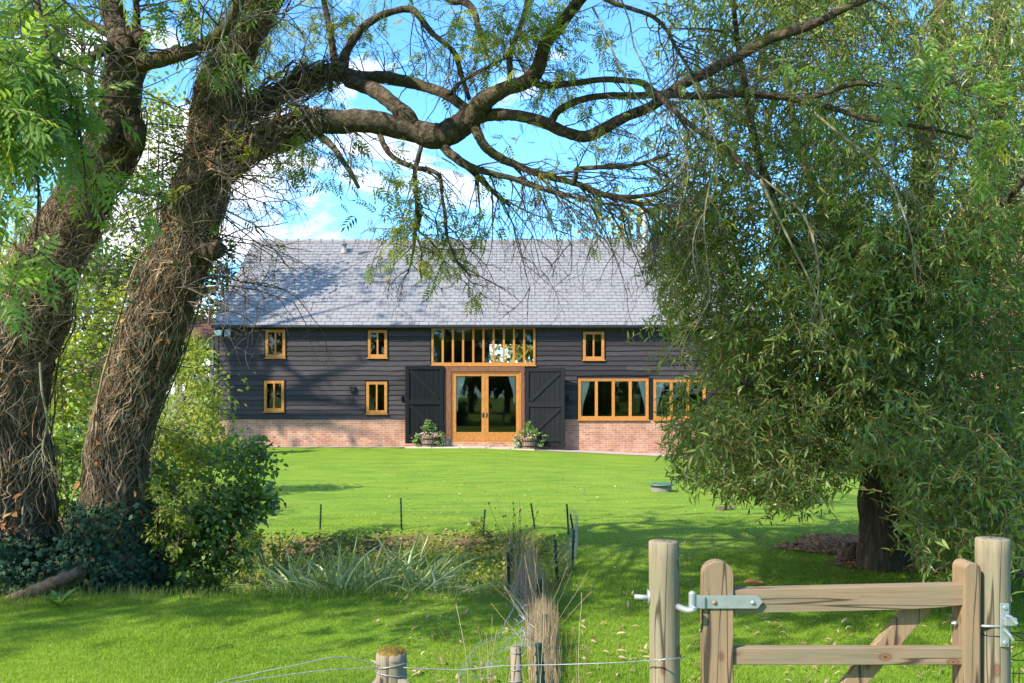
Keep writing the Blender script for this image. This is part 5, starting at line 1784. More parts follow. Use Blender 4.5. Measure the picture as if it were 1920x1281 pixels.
def planter(px, py_base, lab, pot_px, flip):
    Y = 33.35
    b = at(px, py_base, Y)
    b[2] = float(gz(b[0], b[1])) + 0.03
    t = thing('barrel_planter', lab, 'planter', b, 'barrel planters by the doors')
    a = Acc()
    R, H = 0.27, 0.36
    ns = 18
    for k in range(ns):
        t0, t1 = 2 * math.pi * k / ns + 0.02, 2 * math.pi * (k + 1) / ns - 0.02
        v = []
        for z, r in ((0, R * 0.86), (H, R)):
            for tt, q in ((t0, 1.0), (t1, 1.0), (t1, 0.9), (t0, 0.9)):
                v.append((b[0] + math.cos(tt) * r * q, b[1] + math.sin(tt) * r * q, b[2] + z))
        a.hexa(v, RNG.random())
    a.lathe([(0, H - 0.04), (R * 0.93, H - 0.04)], b, 18)
    tub = a.build('tub', M['barrel'], t)
    for z, r in ((0.09, R * 0.895), (0.27, R * 0.965)):
        h = Acc()
        h.lathe([(r + 0.004, z - 0.018), (r + 0.012, z - 0.018), (r + 0.014, z + 0.018), (r + 0.006, z + 0.018)], b, 24)
        h.build('hoop', M['black_metal'], tub)
    f = Acc()
    for dx, dy, dz, rx, ry, rz, n in ((0, 0, 0.52, 0.32, 0.28, 0.20, 330), (-0.02 if flip < 0 else 0.05, 0, 0.72, 0.16, 0.16, 0.18, 150), (0.34, -0.05, 0.30, 0.16, 0.18, 0.24, 150), (-0.36, -0.05, 0.22, 0.15, 0.16, 0.22, 150)):
        p, o = clumped(n, b + np.array([dx, dy, dz]), np.array([rx, ry, rz]), 12, 0.2, 0.4)
        p[:, 2] = np.maximum(p[:, 2], b[2] + 0.03)
        scatter_leaves(f, p, o, 0.075, 0.042)
    f.build('foliage', M['planter_leaf'], t)
    fl_ = Acc()
    p, o = ell_points(34, b + np.array([0, -0.16, 0.43]), np.array([0.3, 0.14, 0.05]), 0.8)
    q, o2 = ell_points(16, b + np.array([-0.38 * flip, -0.15, 0.32]), np.array([0.16, 0.1, 0.14]), 0.8)
    p, o = np.vstack([p, q]), np.vstack([o, o2])
    for th in range(3):
        scatter_leaves(fl_, p, o, 0.05, 0.045, 0.0)
    fl_.build('flowers', M['flower'], t)
    # small pot beside it
    c = at(pot_px, py_base - 1, 33.5)
    c[2] = float(gz(c[0], c[1])) + 0.035
    k = Acc()
    k.lathe([(0.0, 0.0), (0.10, 0.0), (0.13, 0.24), (0.145, 0.24), (0.145, 0.28), (0.12, 0.28), (0.115, 0.25), (0.0, 0.24)], c, 18)
    tag(k.build('flower_pot', M['pot'], smooth=False, origin=c), 'small grey pot tucked ' + ('right of the left barrel' if flip < 0 else 'left of the right barrel') + ' by the glazed doors', 'pot', 'grey pots by the doors')


planter(804, 836, 'half-barrel of flowers in front of the left black barn door', 838, -1)
planter(992, 840, 'half-barrel of flowers in front of the right black barn door', 973, 1)

# ------------------------------------------------------------------ drain covers on the lawn
c = at(1240, 921, 1867 * 1.85 / (921 - 736))
c[2] = float(gz(c[0], c[1]))
t = thing('drain_cover', 'round green lid on a raised concrete ring standing on the lawn by the willow', 'drain cover', c)
a = Acc()
a.lathe([(0.0, -0.05), (0.20, -0.05), (0.19, 0.11), (0.0, 0.11)], c, 24)
a.build('ring', M['concrete'], t, smooth=False)
a = Acc()
a.lathe([(0.0, 0.111), (0.23, 0.111), (0.245, 0.125), (0.24, 0.14), (0.18, 0.15), (0.0, 0.155)], c, 28)
for k in range(6):
    th = k * math.pi / 3
    a.box(c[0] + 0.17 * math.cos(th) - .015, c[0] + 0.17 * math.cos(th) + .015, c[1] + 0.17 * math.sin(th) - .015, c[1] + 0.17 * math.sin(th) + .015, c[2] + .14, c[2] + .165)
a.build('lid', M['lid'], t)
c = at(1358, 955, 1867 * 1.85 / (955 - 736))
c[2] = float(gz(c[0], c[1]))
a = Acc()
a.lathe([(0.0, -0.02), (0.15, -0.02), (0.15, 0.02), (0.14, 0.032), (0.0, 0.034)], c, 20)
a.box(c[0] + .08, c[0] + .12, c[1] - .03, c[1] + .03, c[2] + .03, c[2] + .05)
tag(a.build('inspection_cover', M['old_wood'], origin=c), 'flat brown inspection cover lying in the sunlit lawn under the willow tips', 'drain cover')

# ------------------------------------------------------------------ stakes round the pond
STK = [(600, 947, 993, 'far-left thin stake standing alone against the sunlit lawn'), (753, 935, 992, 'tall dark stake behind the middle of the irises'), (905, 957, 995, 'short thin stake beside a white flowering weed'),
       (1004, 945, 993, 'pale blue-green stake at the far corner of the pond'), (1067, 946, 1003, 'tall black stake at the far right corner holding the netting'), (1080, 965, 1016, 'black stake furthest right along the netting'),
       (1071, 995, 1056, 'leaning dark stake in the middle of the right-hand netting'), (1046, 1013, 1074, 'stout dark stake near the lower end of the right-hand netting'), (1004, 1035, 1085, 'short dark stake inside the pond right of the dry grass'),
       (955, 1035, 1092, 'dark stake at the left side of the dry grass row'), (962, 1022, 1060, 'slim dark stake half lost in the dry grass top'), (1003, 1085, 1160, 'blue-green stake wrapped in crumpled netting'),
       (1014, 1152, 1225, 'thick blue-green stake halfway along the dry grass'), (1018, 1206, 1330, 'nearest thick blue-green stake in the dry grass at the bottom')]
for px, y0, y1, lab in STK:
    Y = min(FOCAL * EYE / (y1 - HORIZON), 13.7)
    b = at(px, y1, Y)
    zt = EYE + (HORIZON - y0) * Y / FOCAL
    zb = float(gz(b[0], b[1])) - 0.05
    w = 0.011 + 0.004 * (y0 > 990) + 0.006 * (y0 > 1080)
    a = Acc()
    lean = RNG.normal(0, 0.0035, 2)
    pts = np.array([(b[0] + lean[0] * k, b[1] + lean[1] * k, zb + (zt - zb) * k / 8) for k in range(9)])
    a.tube(pts, w, 8)
    for k in range(2, 8):
        a.box(pts[k][0] - w * 1.25, pts[k][0] + w * 1.25, pts[k][1] - w * 0.5, pts[k][1] + w * 0.5, pts[k][2] - 0.008, pts[k][2] + 0.008)
    a.lathe([(w * 1.15, -0.012), (w * 1.15, 0.006), (0, 0.014)], pts[-1], 8)
    tag(a.build('garden_stake', M['stake'], origin=(b[0], b[1], zb)), lab, 'stake', 'green stakes round the pond')

# ------------------------------------------------------------------ wire netting


def netting(name, label, path, h, rows, step, rad, lean_fn, ztop=None):
    """path [(x, y)] along the ground; upright mesh of thin wires"""
    p = curve(np.array(path, float), 200)
    seg = np.concatenate([[0], np.cumsum(np.linalg.norm(np.diff(p, axis=0), axis=1))])
    n = max(4, int(seg[-1] / step))
    s = np.linspace(0, seg[-1], n)
    x, y = np.interp(s, seg, p[:, 0]), np.interp(s, seg, p[:, 1])
    a = Acc()
    G = np.empty((n, rows + 1, 3))
    for r in range(rows + 1):
        v = r / rows
        dx, dy, dz = lean_fn(s / seg[-1], v)
        G[:, r, 0] = x + dx
        G[:, r, 1] = y + dy
        G[:, r, 2] = gz(x, y) + v * h + dz
    for r in range(rows + 1):
        a.tube(G[:, r], rad * (1.5 if r == rows else 1), 4, cap=False)
    for k in range(n):
        a.tube(G[k], rad, 4, cap=False)
    o = a.build(name, M['wire'], origin=(x[0], y[0], 0))
    return tag(o, label, 'netting', 'wire netting round the pond')


PR = [at(px, py, FOCAL * EYE / (py - HORIZON))[:2] for px, py in ((1066, 1004), (1082, 1016), (1074, 1056), (1048, 1074))]
netting('wire_netting', 'upright fine wire netting between the dark stakes at the right of the pond', PR, 0.36, 9, 0.055, 0.0010, lambda s, v: (0.01 * np.sin(s * 30), 0.0 * s, 0.012 * np.sin(s * 22) * v))
PC = [(0.10, 12.2), (0.06, 10.6), (0.16, 9.2), (0.22, 8.2), (0.22, 7.2), (0.20, 6.2)]
netting('wire_netting', 'sagging crumpled netting draped along the row of dry grass', PC, 0.34, 5, 0.13, 0.0014,
        lambda s, v: (0.05 * np.sin(s * 19 + v * 4) + 0.07 * v * np.sin(s * 7) - 0.12 * v * v * sstep(.3, .6, s), 0.04 * np.sin(s * 31 + 6 * v), 0.05 * np.sin(s * 23 + 3 * v) * v - 0.10 * v * sstep(0.0, 0.25, s) + 0.06 * v * np.sin(s * 14)))
# torn flap curling out to the left of the grass row
fl_px = [(975, 1085), (964, 1110), (962, 1142), (948, 1165), (938, 1188), (915, 1200), (897, 1208), (880, 1232), (866, 1255), (858, 1290)]
flY = [8.6, 8.2, 7.7, 7.3, 6.9, 6.6, 6.4, 6.1, 5.9, 5.6]
E1 = np.array([at(a_, b_, y_) for (a_, b_), y_ in zip(fl_px, flY)])
in_px = [(992, 1082), (988, 1108), (986, 1140), (984, 1160), (982, 1180), (985, 1200), (972, 1218), (955, 1238), (930, 1250), (900, 1300)]
E2 = np.array([at(a_, b_, y_) for (a_, b_), y_ in zip(in_px, [y + 0.1 for y in flY])])
a = Acc()
e1, e2 = curve(E1, 60), curve(E2, 60)
a.tube(e1 + RNG.normal(0, 0.003, e1.shape), 0.0030, 5)
for k in range(0, 60, 3):
    mid_ = (e1[k] + e2[k]) / 2 + np.array([0, 0, -0.03]) + RNG.normal(0, 0.012, 3)
    a.tube(curve(np.array([e1[k], mid_, e2[k] + RNG.normal(0, 0.02, 3)]), 7), 0.0016, 4, cap=False)
a.tube((e1 + e2) / 2 + RNG.normal(0, 0.006, e1.shape) - np.array([0, 0, 0.03]), 0.0016, 4)
for k in range(26):
    p0 = e2[RNG.integers(0, 40)] + RNG.normal(0, 0.05, 3)
    ln, _ = twig_line(p0, RNG.normal(0, 1, 3) + np.array([0, -0.5, 0.2]), RNG.uniform(0.15, 0.4), 0.35, 9)
    a.tube(ln, 0.0018, 4, cap=False)
tag(a.build('wire_netting', M['wire'], origin=E1[5]), 'torn flap of heavier wire mesh curling out left of the dry grass', 'netting', 'wire netting round the pond')

# ------------------------------------------------------------------ irises and pond plants


def blade_plant(acc, base, n, L, w, spread, lean, stiff):
    for _ in range(n):
        b = np.array([base[0] + RNG.normal(0, spread), base[1] + RNG.normal(0, spread), 0])
        b[2] = float(gz(b[0], b[1])) - 0.02
        d = np.array([RNG.normal(lean, 0.75), RNG.normal(-0.15, 0.45), 1.3])
        ln, _ = twig_line(b, d, L * RNG.uniform(0.6, 1.15), 0.06, 8, RNG.uniform(*stiff))
        ww = w * RNG.uniform(0.7, 1.2)
        side = unit(np.cross(ln[-1] - ln[0], RNG.normal(0, 0.5, 3) + np.array([0, -1, 0.3])))
        prof = np.array([0.8, 1, 1, 0.95, 0.85, 0.7, 0.45, 0.05]) * ww
        up = unit(np.cross(side, ln[-1] - ln[0]))
        lft = ln - side * prof[:, None] / 2
        rgt = ln + side * prof[:, None] / 2
        v = np.vstack([lft, ln + up * ww * 0.18, rgt])
        q = []
        for i in range(7):
            q += [(i, i + 1, 8 + i + 1, 8 + i), (8 + i, 8 + i + 1, 16 + i + 1, 16 + i)]
        acc.add(v, q, rnd=np.clip(RNG.normal(0.5, 0.25), 0, 1))


for (px, py, n, L, lean, lab) in ((600, 1090, 150, 0.62, -0.5, 'iris clump with pale arching leaves at the left of the bed'), (685, 1095, 170, 0.66, 0.3, 'dense iris clump in the middle of the bed'),
                                  (765, 1095, 170, 0.74, 0.8, 'iris clump of long dark leaves leaning right')):
    Y = 9.9
    b = at(px, py, Y)
    a = Acc()
    blade_plant(a, b, int(n * 1.35), L, 0.026, 0.22, lean, (0.05, 0.28))
    tag(a.build('iris_clump', M['iris_leaf'], origin=(b[0], b[1], float(gz(b[0], b[1])))), lab, 'iris', 'irises in the pond bed')
for (px, lab) in ((500, 'single upright green flag leaves left of the yellowing weed'), (521, 'tall upright flag leaves behind the yellowing weed')):
    b = at(px, 1060, 11.0)
    a = Acc()
    blade_plant(a, b, 5, 0.75, 0.022, 0.03, 0.0, (0.0, 0.02))
    tag(a.build('flag_leaves', M['shrub_leaf'], origin=(b[0], b[1], float(gz(b[0], b[1])))), lab, 'flag leaves')

# tall weed with seed heads behind the dry grass
b = at(975, 1075, 10.4)
b[2] = 0
t = thing('tall_weed', 'tall seeding weed rising above the far end of the dry grass', 'weed', b)
a = Acc()
sh = Acc()
for k in range(16):
    d = np.array([RNG.normal(0, 0.22), RNG.normal(0, 0.2), 1.0])
    ln, dl = twig_line(b + np.array([RNG.normal(0, .05), RNG.normal(0, .05), -0.05]), d, RNG.uniform(0.5, 0.82), 0.06, 8)
    a.tube(ln, np.linspace(0.004, 0.0015, 8), 4, RNG.random())
    sh.lathe([(0, -0.008), (0.009, 0.0), (0.010, 0.010), (0, 0.020)], ln[-1], 6)
    p = ln[RNG.integers(1, 5, 7)]
    scatter_leaves(a, p, RNG.normal(0, 1, (7, 3)), 0.07, 0.02)
a.build('stems', M['shrub_leaf'], t)
sh.build('seed_heads', M['chip'], t)
b = at(905, 1000, 13.2)
b[2] = float(gz(b[0], b[1]))
leafy('white_flowered_weed', 'little weed with white flowers beside a thin stake', 'weed', b, [E(893, 985, 18, 14, 13.1, 0.12)], M['yellow_leaf'], 0.05, 0.025, [130])

# weeds and leaf litter in the pond bed (nobody could count them)
a = Acc()
n = 3600
x, y = RNG.uniform(-3.6, 0.6, n), RNG.uniform(9.7, 13.2, n)
k = gz(x, y) < -0.08
x, y = x[k], y[k]
p = np.stack([x, y, gz(x, y) + RNG.uniform(0.01, 0.20, len(x)) * (y < 12.3)], -1)
k = RNG.random(len(p)) < np.where(p[:, 0] > -2.2, 1, 0.35)
p = p[k]
for _ in range(3):
    scatter_leaves(a, p + RNG.normal(0, 0.06, p.shape) * np.array([1, 1, 0.5]), np.tile([0, 0, 0.6], (len(p), 1)), 0.055, 0.036, 0.0, 0.9)
tag(a.build('pond_weeds', M['yellow_leaf']), 'low leafy weeds covering the pond bed', 'weeds', kind='stuff')
a = Acc()
n = 5200
x, y = RNG.uniform(-3.9, 0.65, n), RNG.uniform(9.8, 13.6, n)
z = gz(x, y)
k = (z < -0.02) & (RNG.random(n) < np.where(y > 12.3, 1, 0.45))
p = np.stack([x, y, z + 0.012], -1)[k]
scatter_leaves(a, p, RNG.normal(0, 1, p.shape) * np.array([1, 1, 0.1]), 0.05, 0.03, 0.0, 0.4, flat=1.5)
tag(a.build('leaf_litter', M['chip']), 'brown leaf litter on the pond bank', 'leaf litter', kind='stuff')

# ------------------------------------------------------------------ grass
BL_V = np.array([(0, -0.5, 0), (0, 0.5, 0), (0.12, 0.36, 0.55), (0.12, -0.36, 0.55), (0.42, 0, 1.0)])
BL_Q = [(0, 1, 2, 3)]
BL_T = [(3, 2, 4)]


def grass(acc, n, y0, y1, h, w, keep_fn, xw=0.55, bias=1.0):
    y = np.exp(RNG.uniform(np.log(y0), np.log(y1), n))
    x = RNG.uniform(-1, 1, n) * y * xw
    k = keep_fn(x, y)
    x, y = x[k], y[k]
    n = len(x)
    th = RNG.uniform(0, 2 * math.pi, n)
    hh = h * RNG.uniform(0.55, 1.35, n) * (1 + 0.25 * np.sin(x * 2.3 + 1.1 * np.sin(y * 1.9)))
    lean = RNG.uniform(0.5, 2.3, n)
    c, s = np.cos(th), np.sin(th)
    Mx = np.zeros((n, 3, 3))
    Mx[:, 0, 0], Mx[:, 1, 0] = c * hh * lean, s * hh * lean
    Mx[:, 0, 1], Mx[:, 1, 1] = -s * w, c * w
    Mx[:, 2, 2] = hh
    patch = 0.10 * np.sin(x * 1.7 + 2 * np.sin(y * 0.9)) + 0.08 * np.sin(y * 2.7 + x)
    r = np.clip(RNG.normal(0.45, 0.2, n) + patch, 0, 0.93) + (RNG.random(n) < 0.03) * 0.2
    acc.many(BL_V, BL_Q, BL_T, Mx, np.stack([x, y, gz(x, y) - 0.004], -1), np.clip(r, 0, 1))


def open_lawn(x, y):
    mth = np.arctan2((y - 11.35) / 1.3, (x - 5.0) / 1.85)
    mul = np.hypot((x - 5.0) / 1.85, (y - 11.35) / 1.3) < 0.97 * (1 + 0.16 * np.sin(mth * 3 + 1) + 0.10 * np.sin(mth * 7))
    under = (x < -3.3) & (y > 9.2) & (y < 16)
    return ~mul & ~under & (gz(x, y) > -0.045) & (y < 32.6)


a = Acc()
grass(a, 150000, 5.6, 9.0, 0.027, 0.0042, open_lawn)
grass(a, 70000, 9.0, 11.5, 0.030, 0.0055, open_lawn)
grass(a, 60000, 11.5, 15.0, 0.022, 0.0055, open_lawn)
grass(a, 60000, 15.0, 32.5, 0.015, 0.007, open_lawn)
tag(a.build('grass', M['grass_blade']), 'short mown grass blades of the lawn', 'grass', kind='stuff')
a = Acc()
grass(a, 26000, 8.5, 10.4, 0.11, 0.005, lambda x, y: (x < 0.3) & (x > -5.5) & (RNG.random(len(x)) < sstep(8.5, 9.3, y) * 0.8) & (gz(x, y) > -0.3))
grass(a, 22000, 9.6, 13.5, 0.16, 0.005, lambda x, y: (gz(x, y) < -0.05) & (x > -1.3) & (RNG.random(len(x)) < 0.8))
tag(a.build('rough_grass', M['rough_grass']), 'longer rough grass along the pond edge', 'grass', kind='stuff')
# dry grass row along the fence
a = Acc()
n = 6800
tt = RNG.random(n)
pc = curve(np.array(PC, float), 200)
bi = pc[(tt * 199).astype(int)]
x = bi[:, 0] + RNG.normal(0, 0.045, n) - 0.04 * (tt < 0.4)
y = bi[:, 1] + RNG.normal(0, 0.05, n)
hh = RNG.uniform(0.10, 0.40, n) * (1.0 + 0.35 * (tt < 0.45)) * (0.85 + 0.3 * np.sin(tt * 17))
th = RNG.uniform(0, 2 * math.pi, n)
Mx = np.zeros((n, 3, 3))
ln_ = RNG.uniform(0, 0.35, n)
c, s = np.cos(th), np.sin(th)
Mx[:, 0, 0], Mx[:, 1, 0] = c * hh * ln_, s * hh * ln_
Mx[:, 0, 1], Mx[:, 1, 1] = -s * 0.0038, c * 0.0038
Mx[:, 2, 2] = hh
a.many(BL_V, BL_Q, BL_T, Mx, np.stack([x, y, gz(x, y) - 0.01], -1), RNG.random(n))
for k in range(60):   # stray stalks
    q = RNG.integers(0, n)
    lnn, _ = twig_line((x[q], y[q], 0.05), np.array([RNG.normal(0, 0.5), RNG.normal(0, .3), 1]), RNG.uniform(0.3, 0.65), 0.05, 7)
    a.tube(lnn, 0.0014, 3, 0.8, cap=False)
tag(a.build('dry_grass', M['straw']), 'tall straw-coloured dry grass along the old fence line', 'grass', kind='stuff')
# dry stalks by the front fence
a = Acc()
for k in range(46):
    px = RNG.uniform(780, 1100)
    b = at(px, 1300, RNG.uniform(4.9, 6.2))
    b[2] = 0
    lnn, _ = twig_line(b, np.array([RNG.normal(0, 0.12), RNG.normal(0, .1), 1]), RNG.uniform(0.25, 0.62), 0.05, 7)
    a.tube(lnn, 0.0016, 3, RNG.random(), cap=False)
tag(a.build('dry_stalks', M['straw']), 'thin dry stalks standing by the front fence wire', 'stalks', kind='stuff')

# fallen leaves on the lawn, chips on the mulch
a = Acc()
n = 2300
y = np.exp(RNG.uniform(np.log(6.0), np.log(31), n))
x = RNG.uniform(-0.25, 1, n) * y * 0.55
k = open_lawn(x, y)
x, y = x[k], y[k]
p = np.stack([x, y, gz(x, y) + 0.03], -1)
scatter_leaves(a, p, RNG.normal(0, 1, p.shape) * np.array([1, 1, 0.1]), 0.062, 0.020, 0.0, 0.4, flat=1.6)
tag(a.build('fallen_leaves', M['straw']), 'yellow fallen leaves scattered over the shaded lawn', 'leaves', kind='stuff')
a = Acc()
n = 5000
rr, th = np.sqrt(RNG.random(n)), RNG.uniform(0, 2 * math.pi, n)
x, y = bed(th, rr * 1.02)
p = np.stack([x, y, gz(x, y) + 0.03], -1)
scatter_leaves(a, p, RNG.normal(0, 1, p.shape) * np.array([1, 1, 0.25]), 0.06, 0.018, 0.0, 0.4, flat=1.4)
tag(a.build('bark_chips', M['chip']), 'brown bark chips mulching the foot of the willow', 'bark chips', kind='stuff')

# stump in the mulch, log, orange shard, rosette
b = at(1590, 1056, FOCAL * EYE / (1056 - HORIZON))
b[2] = 0
a = Acc()
for k in range(5):
    d = RNG.normal(0, 0.07, 2)
    cc = curve(np.array([(b[0] + d[0] - 0.08, b[1], -0.03, 0.07), (b[0] + d[0], b[1] + d[1], 0.09, 0.075), (b[0] + d[0] * 1.6 + 0.05, b[1] + d[1], 0.15 + 0.02 * k, 0.03)]), 9)
    a.tube(cc[:, :3], cc[:, 3] * (1 + RNG.normal(0, 0.06, 9)), 9)
tag(a.build('stump', M['old_wood'], smooth=True, origin=b), 'small dark knobbly stump in the bark mulch beside the willow', 'stump')
a = Acc()
lg = limb_keys([(-40, 1148, 34, 9.0), (30, 1124, 28, 9.0), (75, 1104, 27, 9.0), (115, 1087, 23, 9.0), (149, 1071, 18, 9.0)])
cc = curve(lg, 26)
a.tube(cc[:, :3] + RNG.normal(0, 0.004, (26, 3)), cc[:, 3] * (1 + RNG.normal(0, 0.06, 26)), 12)
tag(a.build('fallen_log', M['old_wood'], smooth=True, origin=lg[0][:3]), 'rough fallen branch leaning on the ivy mound at the bottom left', 'log')
b = at(1414, 1099, FOCAL * EYE / (1099 - HORIZON))
b[2] = 0.03
a = Acc()
cc = curve(np.array([(b[0] - .09, b[1], .035, .012), (b[0] - .03, b[1] + .02, .045, .020), (b[0] + .04, b[1], .04, .017), (b[0] + .09, b[1] - .02, .035, .009)]), 12)
a.tube(cc[:, :3], cc[:, 3], 8)
tag(a.build('clay_shard', M['terracotta'], smooth=True, origin=b), 'small orange clay piece lying on the lawn above the gate rail', 'shard')
b = at(110, 1140, FOCAL * EYE / (1140 - HORIZON))
a = Acc()
for k in range(24):
    th = RNG.uniform(0, 2 * math.pi)
    d = np.array([math.cos(th), math.sin(th), RNG.uniform(0.5, 1.4)])
    Mx = frames(d[None], np.array([[0, 0, 1.0]]) - 0.3 * d[None])
    a.many(scaled(LEAF6_V, RNG.uniform(0.14, 0.24), 0.05), LEAF6_Q, LEAF6_T, Mx, np.array([[b[0], b[1], 0.01]]), RNG.random())
tag(a.build('foxglove_rosette', M['ash_leaf'], origin=(b[0], b[1], 0)), 'bright green leaf rosette in the grass by the fallen branch', 'plant')

# ------------------------------------------------------------------ gate and front fence
GY = 4.17
GS = FOCAL / GY


def gX(px):
    return (px - 960.0) / GS


def gZ(py):
    return EYE + (HORIZON - py) / GS


def post(px0, px1, py0, label, name='gate_post', tw=0.0):
    x = gX((px0 + px1) / 2)
    R = (gX(px1) - gX(px0)) / 2
    zt = gZ(py0)
    t = thing(name, label, 'gate post', (x, GY + 0.02, 0), 'round posts either side of the gate')
    n, sd = 26, 40
    z = np.linspace(-0.1, zt, n)
    ang = np.arange(sd) * 2 * math.pi / sd
    rr = R * (1.05 - 0.05 * (z / zt))[:, None] * (1 + 0.012 * np.sin(ang * 3 + 1)[None, :] + 0.006 * RNG.normal(size=(n, sd)) * 0.5)
    V = np.stack([x + rr * np.cos(ang) + tw * (z / zt - 0.7)[:, None], GY + 0.02 + rr * np.sin(ang), np.repeat(z[:, None], sd, 1)], -1)
    a = Acc()
    ii, jj = np.meshgrid(np.arange(n - 1), np.arange(sd), indexing='ij')
    k = ii * sd + jj
    k2 = ii * sd + (jj + 1) % sd
    top = V[-1].copy()
    c = top.mean(0)
    inner = c + (top - c) * 0.955 + np.array([0, 0, 0.004])
    v = np.vstack([V.reshape(-1, 3), inner, [c + np.array([0, 0, 0.005])]])
    q = np.stack([k, k2, k2 + sd, k + sd], -1).reshape(-1, 4).tolist()
    b0_ = (n - 1) * sd
    q += [(b0_ + i, b0_ + (i + 1) % sd, n * sd + (i + 1) % sd, n * sd + i) for i in range(sd)]
    tq = [(n * sd + i, n * sd + (i + 1) % sd, n * sd + sd) for i in range(sd)]
    a.add(v, q, tq)
    a.build('shaft', M['post_wood'], t, smooth=True)
    return t, x, R


pl, xl, Rl = post(1219, 1275, 1018, 'round timber gate post on the hinge side, left of the gate', tw=-0.012)
pr, xr, Rr = post(1835, 1896, 1013, 'thick round gate post on the latch side at the right edge')
# hook bolt through the left post
a = Acc()
zb = gZ(1121)
a.tube([(xl - Rl - 0.062, GY + 0.03, gZ(1122)), (xl - Rl + 0.02, GY + 0.03, gZ(1124))], 0.011, 10)
a.box(xl - Rl - 0.006, xl - Rl + 0.004, GY + 0.005, GY + 0.055, gZ(1135), gZ(1110))
a.build('hinge_bolt', M['galvanised'], pl, smooth=True)
a = Acc()
hk = np.array([(xl + Rl * 0.80, GY - 0.02, gZ(1136)), (gX(1283), GY - 0.065, gZ(1138)), (gX(1294), GY - 0.075, gZ(1136)), (gX(1296), GY - 0.075, gZ(1130))])
a.tube(curve(hk, 14), 0.014, 10)
a.build('hinge_hook', M['galvanised'], pl, smooth=True)

gate = thing('gate', 'low treated-timber garden gate with a galvanised strap hinge, a diagonal brace and two rails', 'gate', (gX(1575), GY, 0))


def stile(px0, px1, py0, depth, y0, r=None):
    x0, x1, zt = gX(px0), gX(px1), gZ(py0)
    w = (x1 - x0) / 2
    xc = (x0 + x1) / 2
    ang = np.linspace(0, math.pi, 13)
    hh = w * 0.92
    out = [(x0, 0.08), (x1, 0.08)] + [(xc + w * math.cos(t), zt - hh + hh * math.sin(t)) for t in ang]
    a = Acc()
    a.prism(out, y0, y0 + depth)
    return bevel(a.build('stile', M['timber_z'], gate), 0.004, 2)


stile(1316, 1372, 1050, 0.07, GY - 0.035)
stile(1800, 1830, 1052, 0.12, GY - 0.045)
a = Acc()
a.prism([(gX(1373), gZ(1148)), (gX(1690), gZ(1141)), (gX(1770), gZ(1136)), (gX(1802), gZ(1132)), (gX(1802), gZ(1095)), (gX(1373), gZ(1105))], GY - 0.025, GY + 0.05)
bevel(a.build('rail', M['timber_x'], gate), 0.004, 2)
a = Acc()
a.box(gX(1373), gX(1802), GY - 0.02, GY + 0.03, gZ(1245), gZ(1213))
bevel(a.build('rail', M['timber_x'], gate), 0.004, 2)
a = Acc()
a.box(gX(1373), gX(1802), GY - 0.02, GY + 0.03, gZ(1390), gZ(1358))
bevel(a.build('rail', M['timber_x'], gate), 0.004, 2)
a = Acc()
p0, p1 = np.array([gX(1738), GY + 0.052, gZ(1134)]), np.array([gX(1420), GY + 0.052, gZ(1508)])
a.beam(p0, p1, 0.085, 0.04)
bevel(a.build('brace', M['timber_z'], gate), 0.004, 2)
a = Acc()
zs = (gZ(1113), gZ(1137))
zm = (zs[0] + zs[1]) / 2
y0 = GY - 0.044
a.prism([(gX(1316), zs[1]), (gX(1416), zs[1]), (gX(1426), zm), (gX(1416), zs[0]), (gX(1316), zs[0])], y0, y0 + 0.006)
a.prism([(gX(1300), gZ(1135)), (gX(1317), zs[1]), (gX(1317), zs[0]), (gX(1300), gZ(1110))], y0 - 0.012, y0 - 0.004)
a.lathe([(0.0, 0), (0.0155, 0), (0.0155, gZ(1107) - gZ(1135)), (0.010, gZ(1106) - gZ(1135)), (0.0095, gZ(1104) - gZ(1135)), (0.0, gZ(1104) - gZ(1135))], (gX(1294), GY - 0.05, gZ(1135)), 16)
hs = bevel(a.build('strap_hinge', M['galvanised'], gate), 0.0015, 1)
for px, m in ((1336, 'rust'), (1407, 'galvanised')):
    a = Acc()
    x, z = gX(px), gZ(1126)
    prof = [(0.0, -0.008), (0.006, -0.007), (0.0095, -0.003), (0.010, 0.0)]
    sd = 14
    v, q = [], []
    for r, d in prof:
        for k in range(sd):
            v.append((x + r * math.cos(k * 2 * math.pi / sd), y0 + d, z + r * math.sin(k * 2 * math.pi / sd)))
    for i in range(3):
        for k in range(sd):
            q.append((i * sd + k, i * sd + (k + 1) % sd, (i + 1) * sd + (k + 1) % sd, (i + 1) * sd + k))
    a.add(v, q)
    a.build('bolt', M[m], hs, smooth=True)
a = Acc()
a.tube([(gX(1788), GY + 0.02, gZ(1171)), (gX(1802), GY + 0.02, gZ(1171))], 0.005, 8)
a.tube([(gX(1792), GY + 0.02, gZ(1171)), (gX(1797), GY + 0.02, gZ(1171))], 0.011, 6)
a.tube([(gX(1829), GY - 0.035, gZ(1170)), (gX(1869), GY - 0.052, gZ(1170))], 0.0055, 10)
a.build('latch_pin', M['galvanised'], gate, smooth=True)
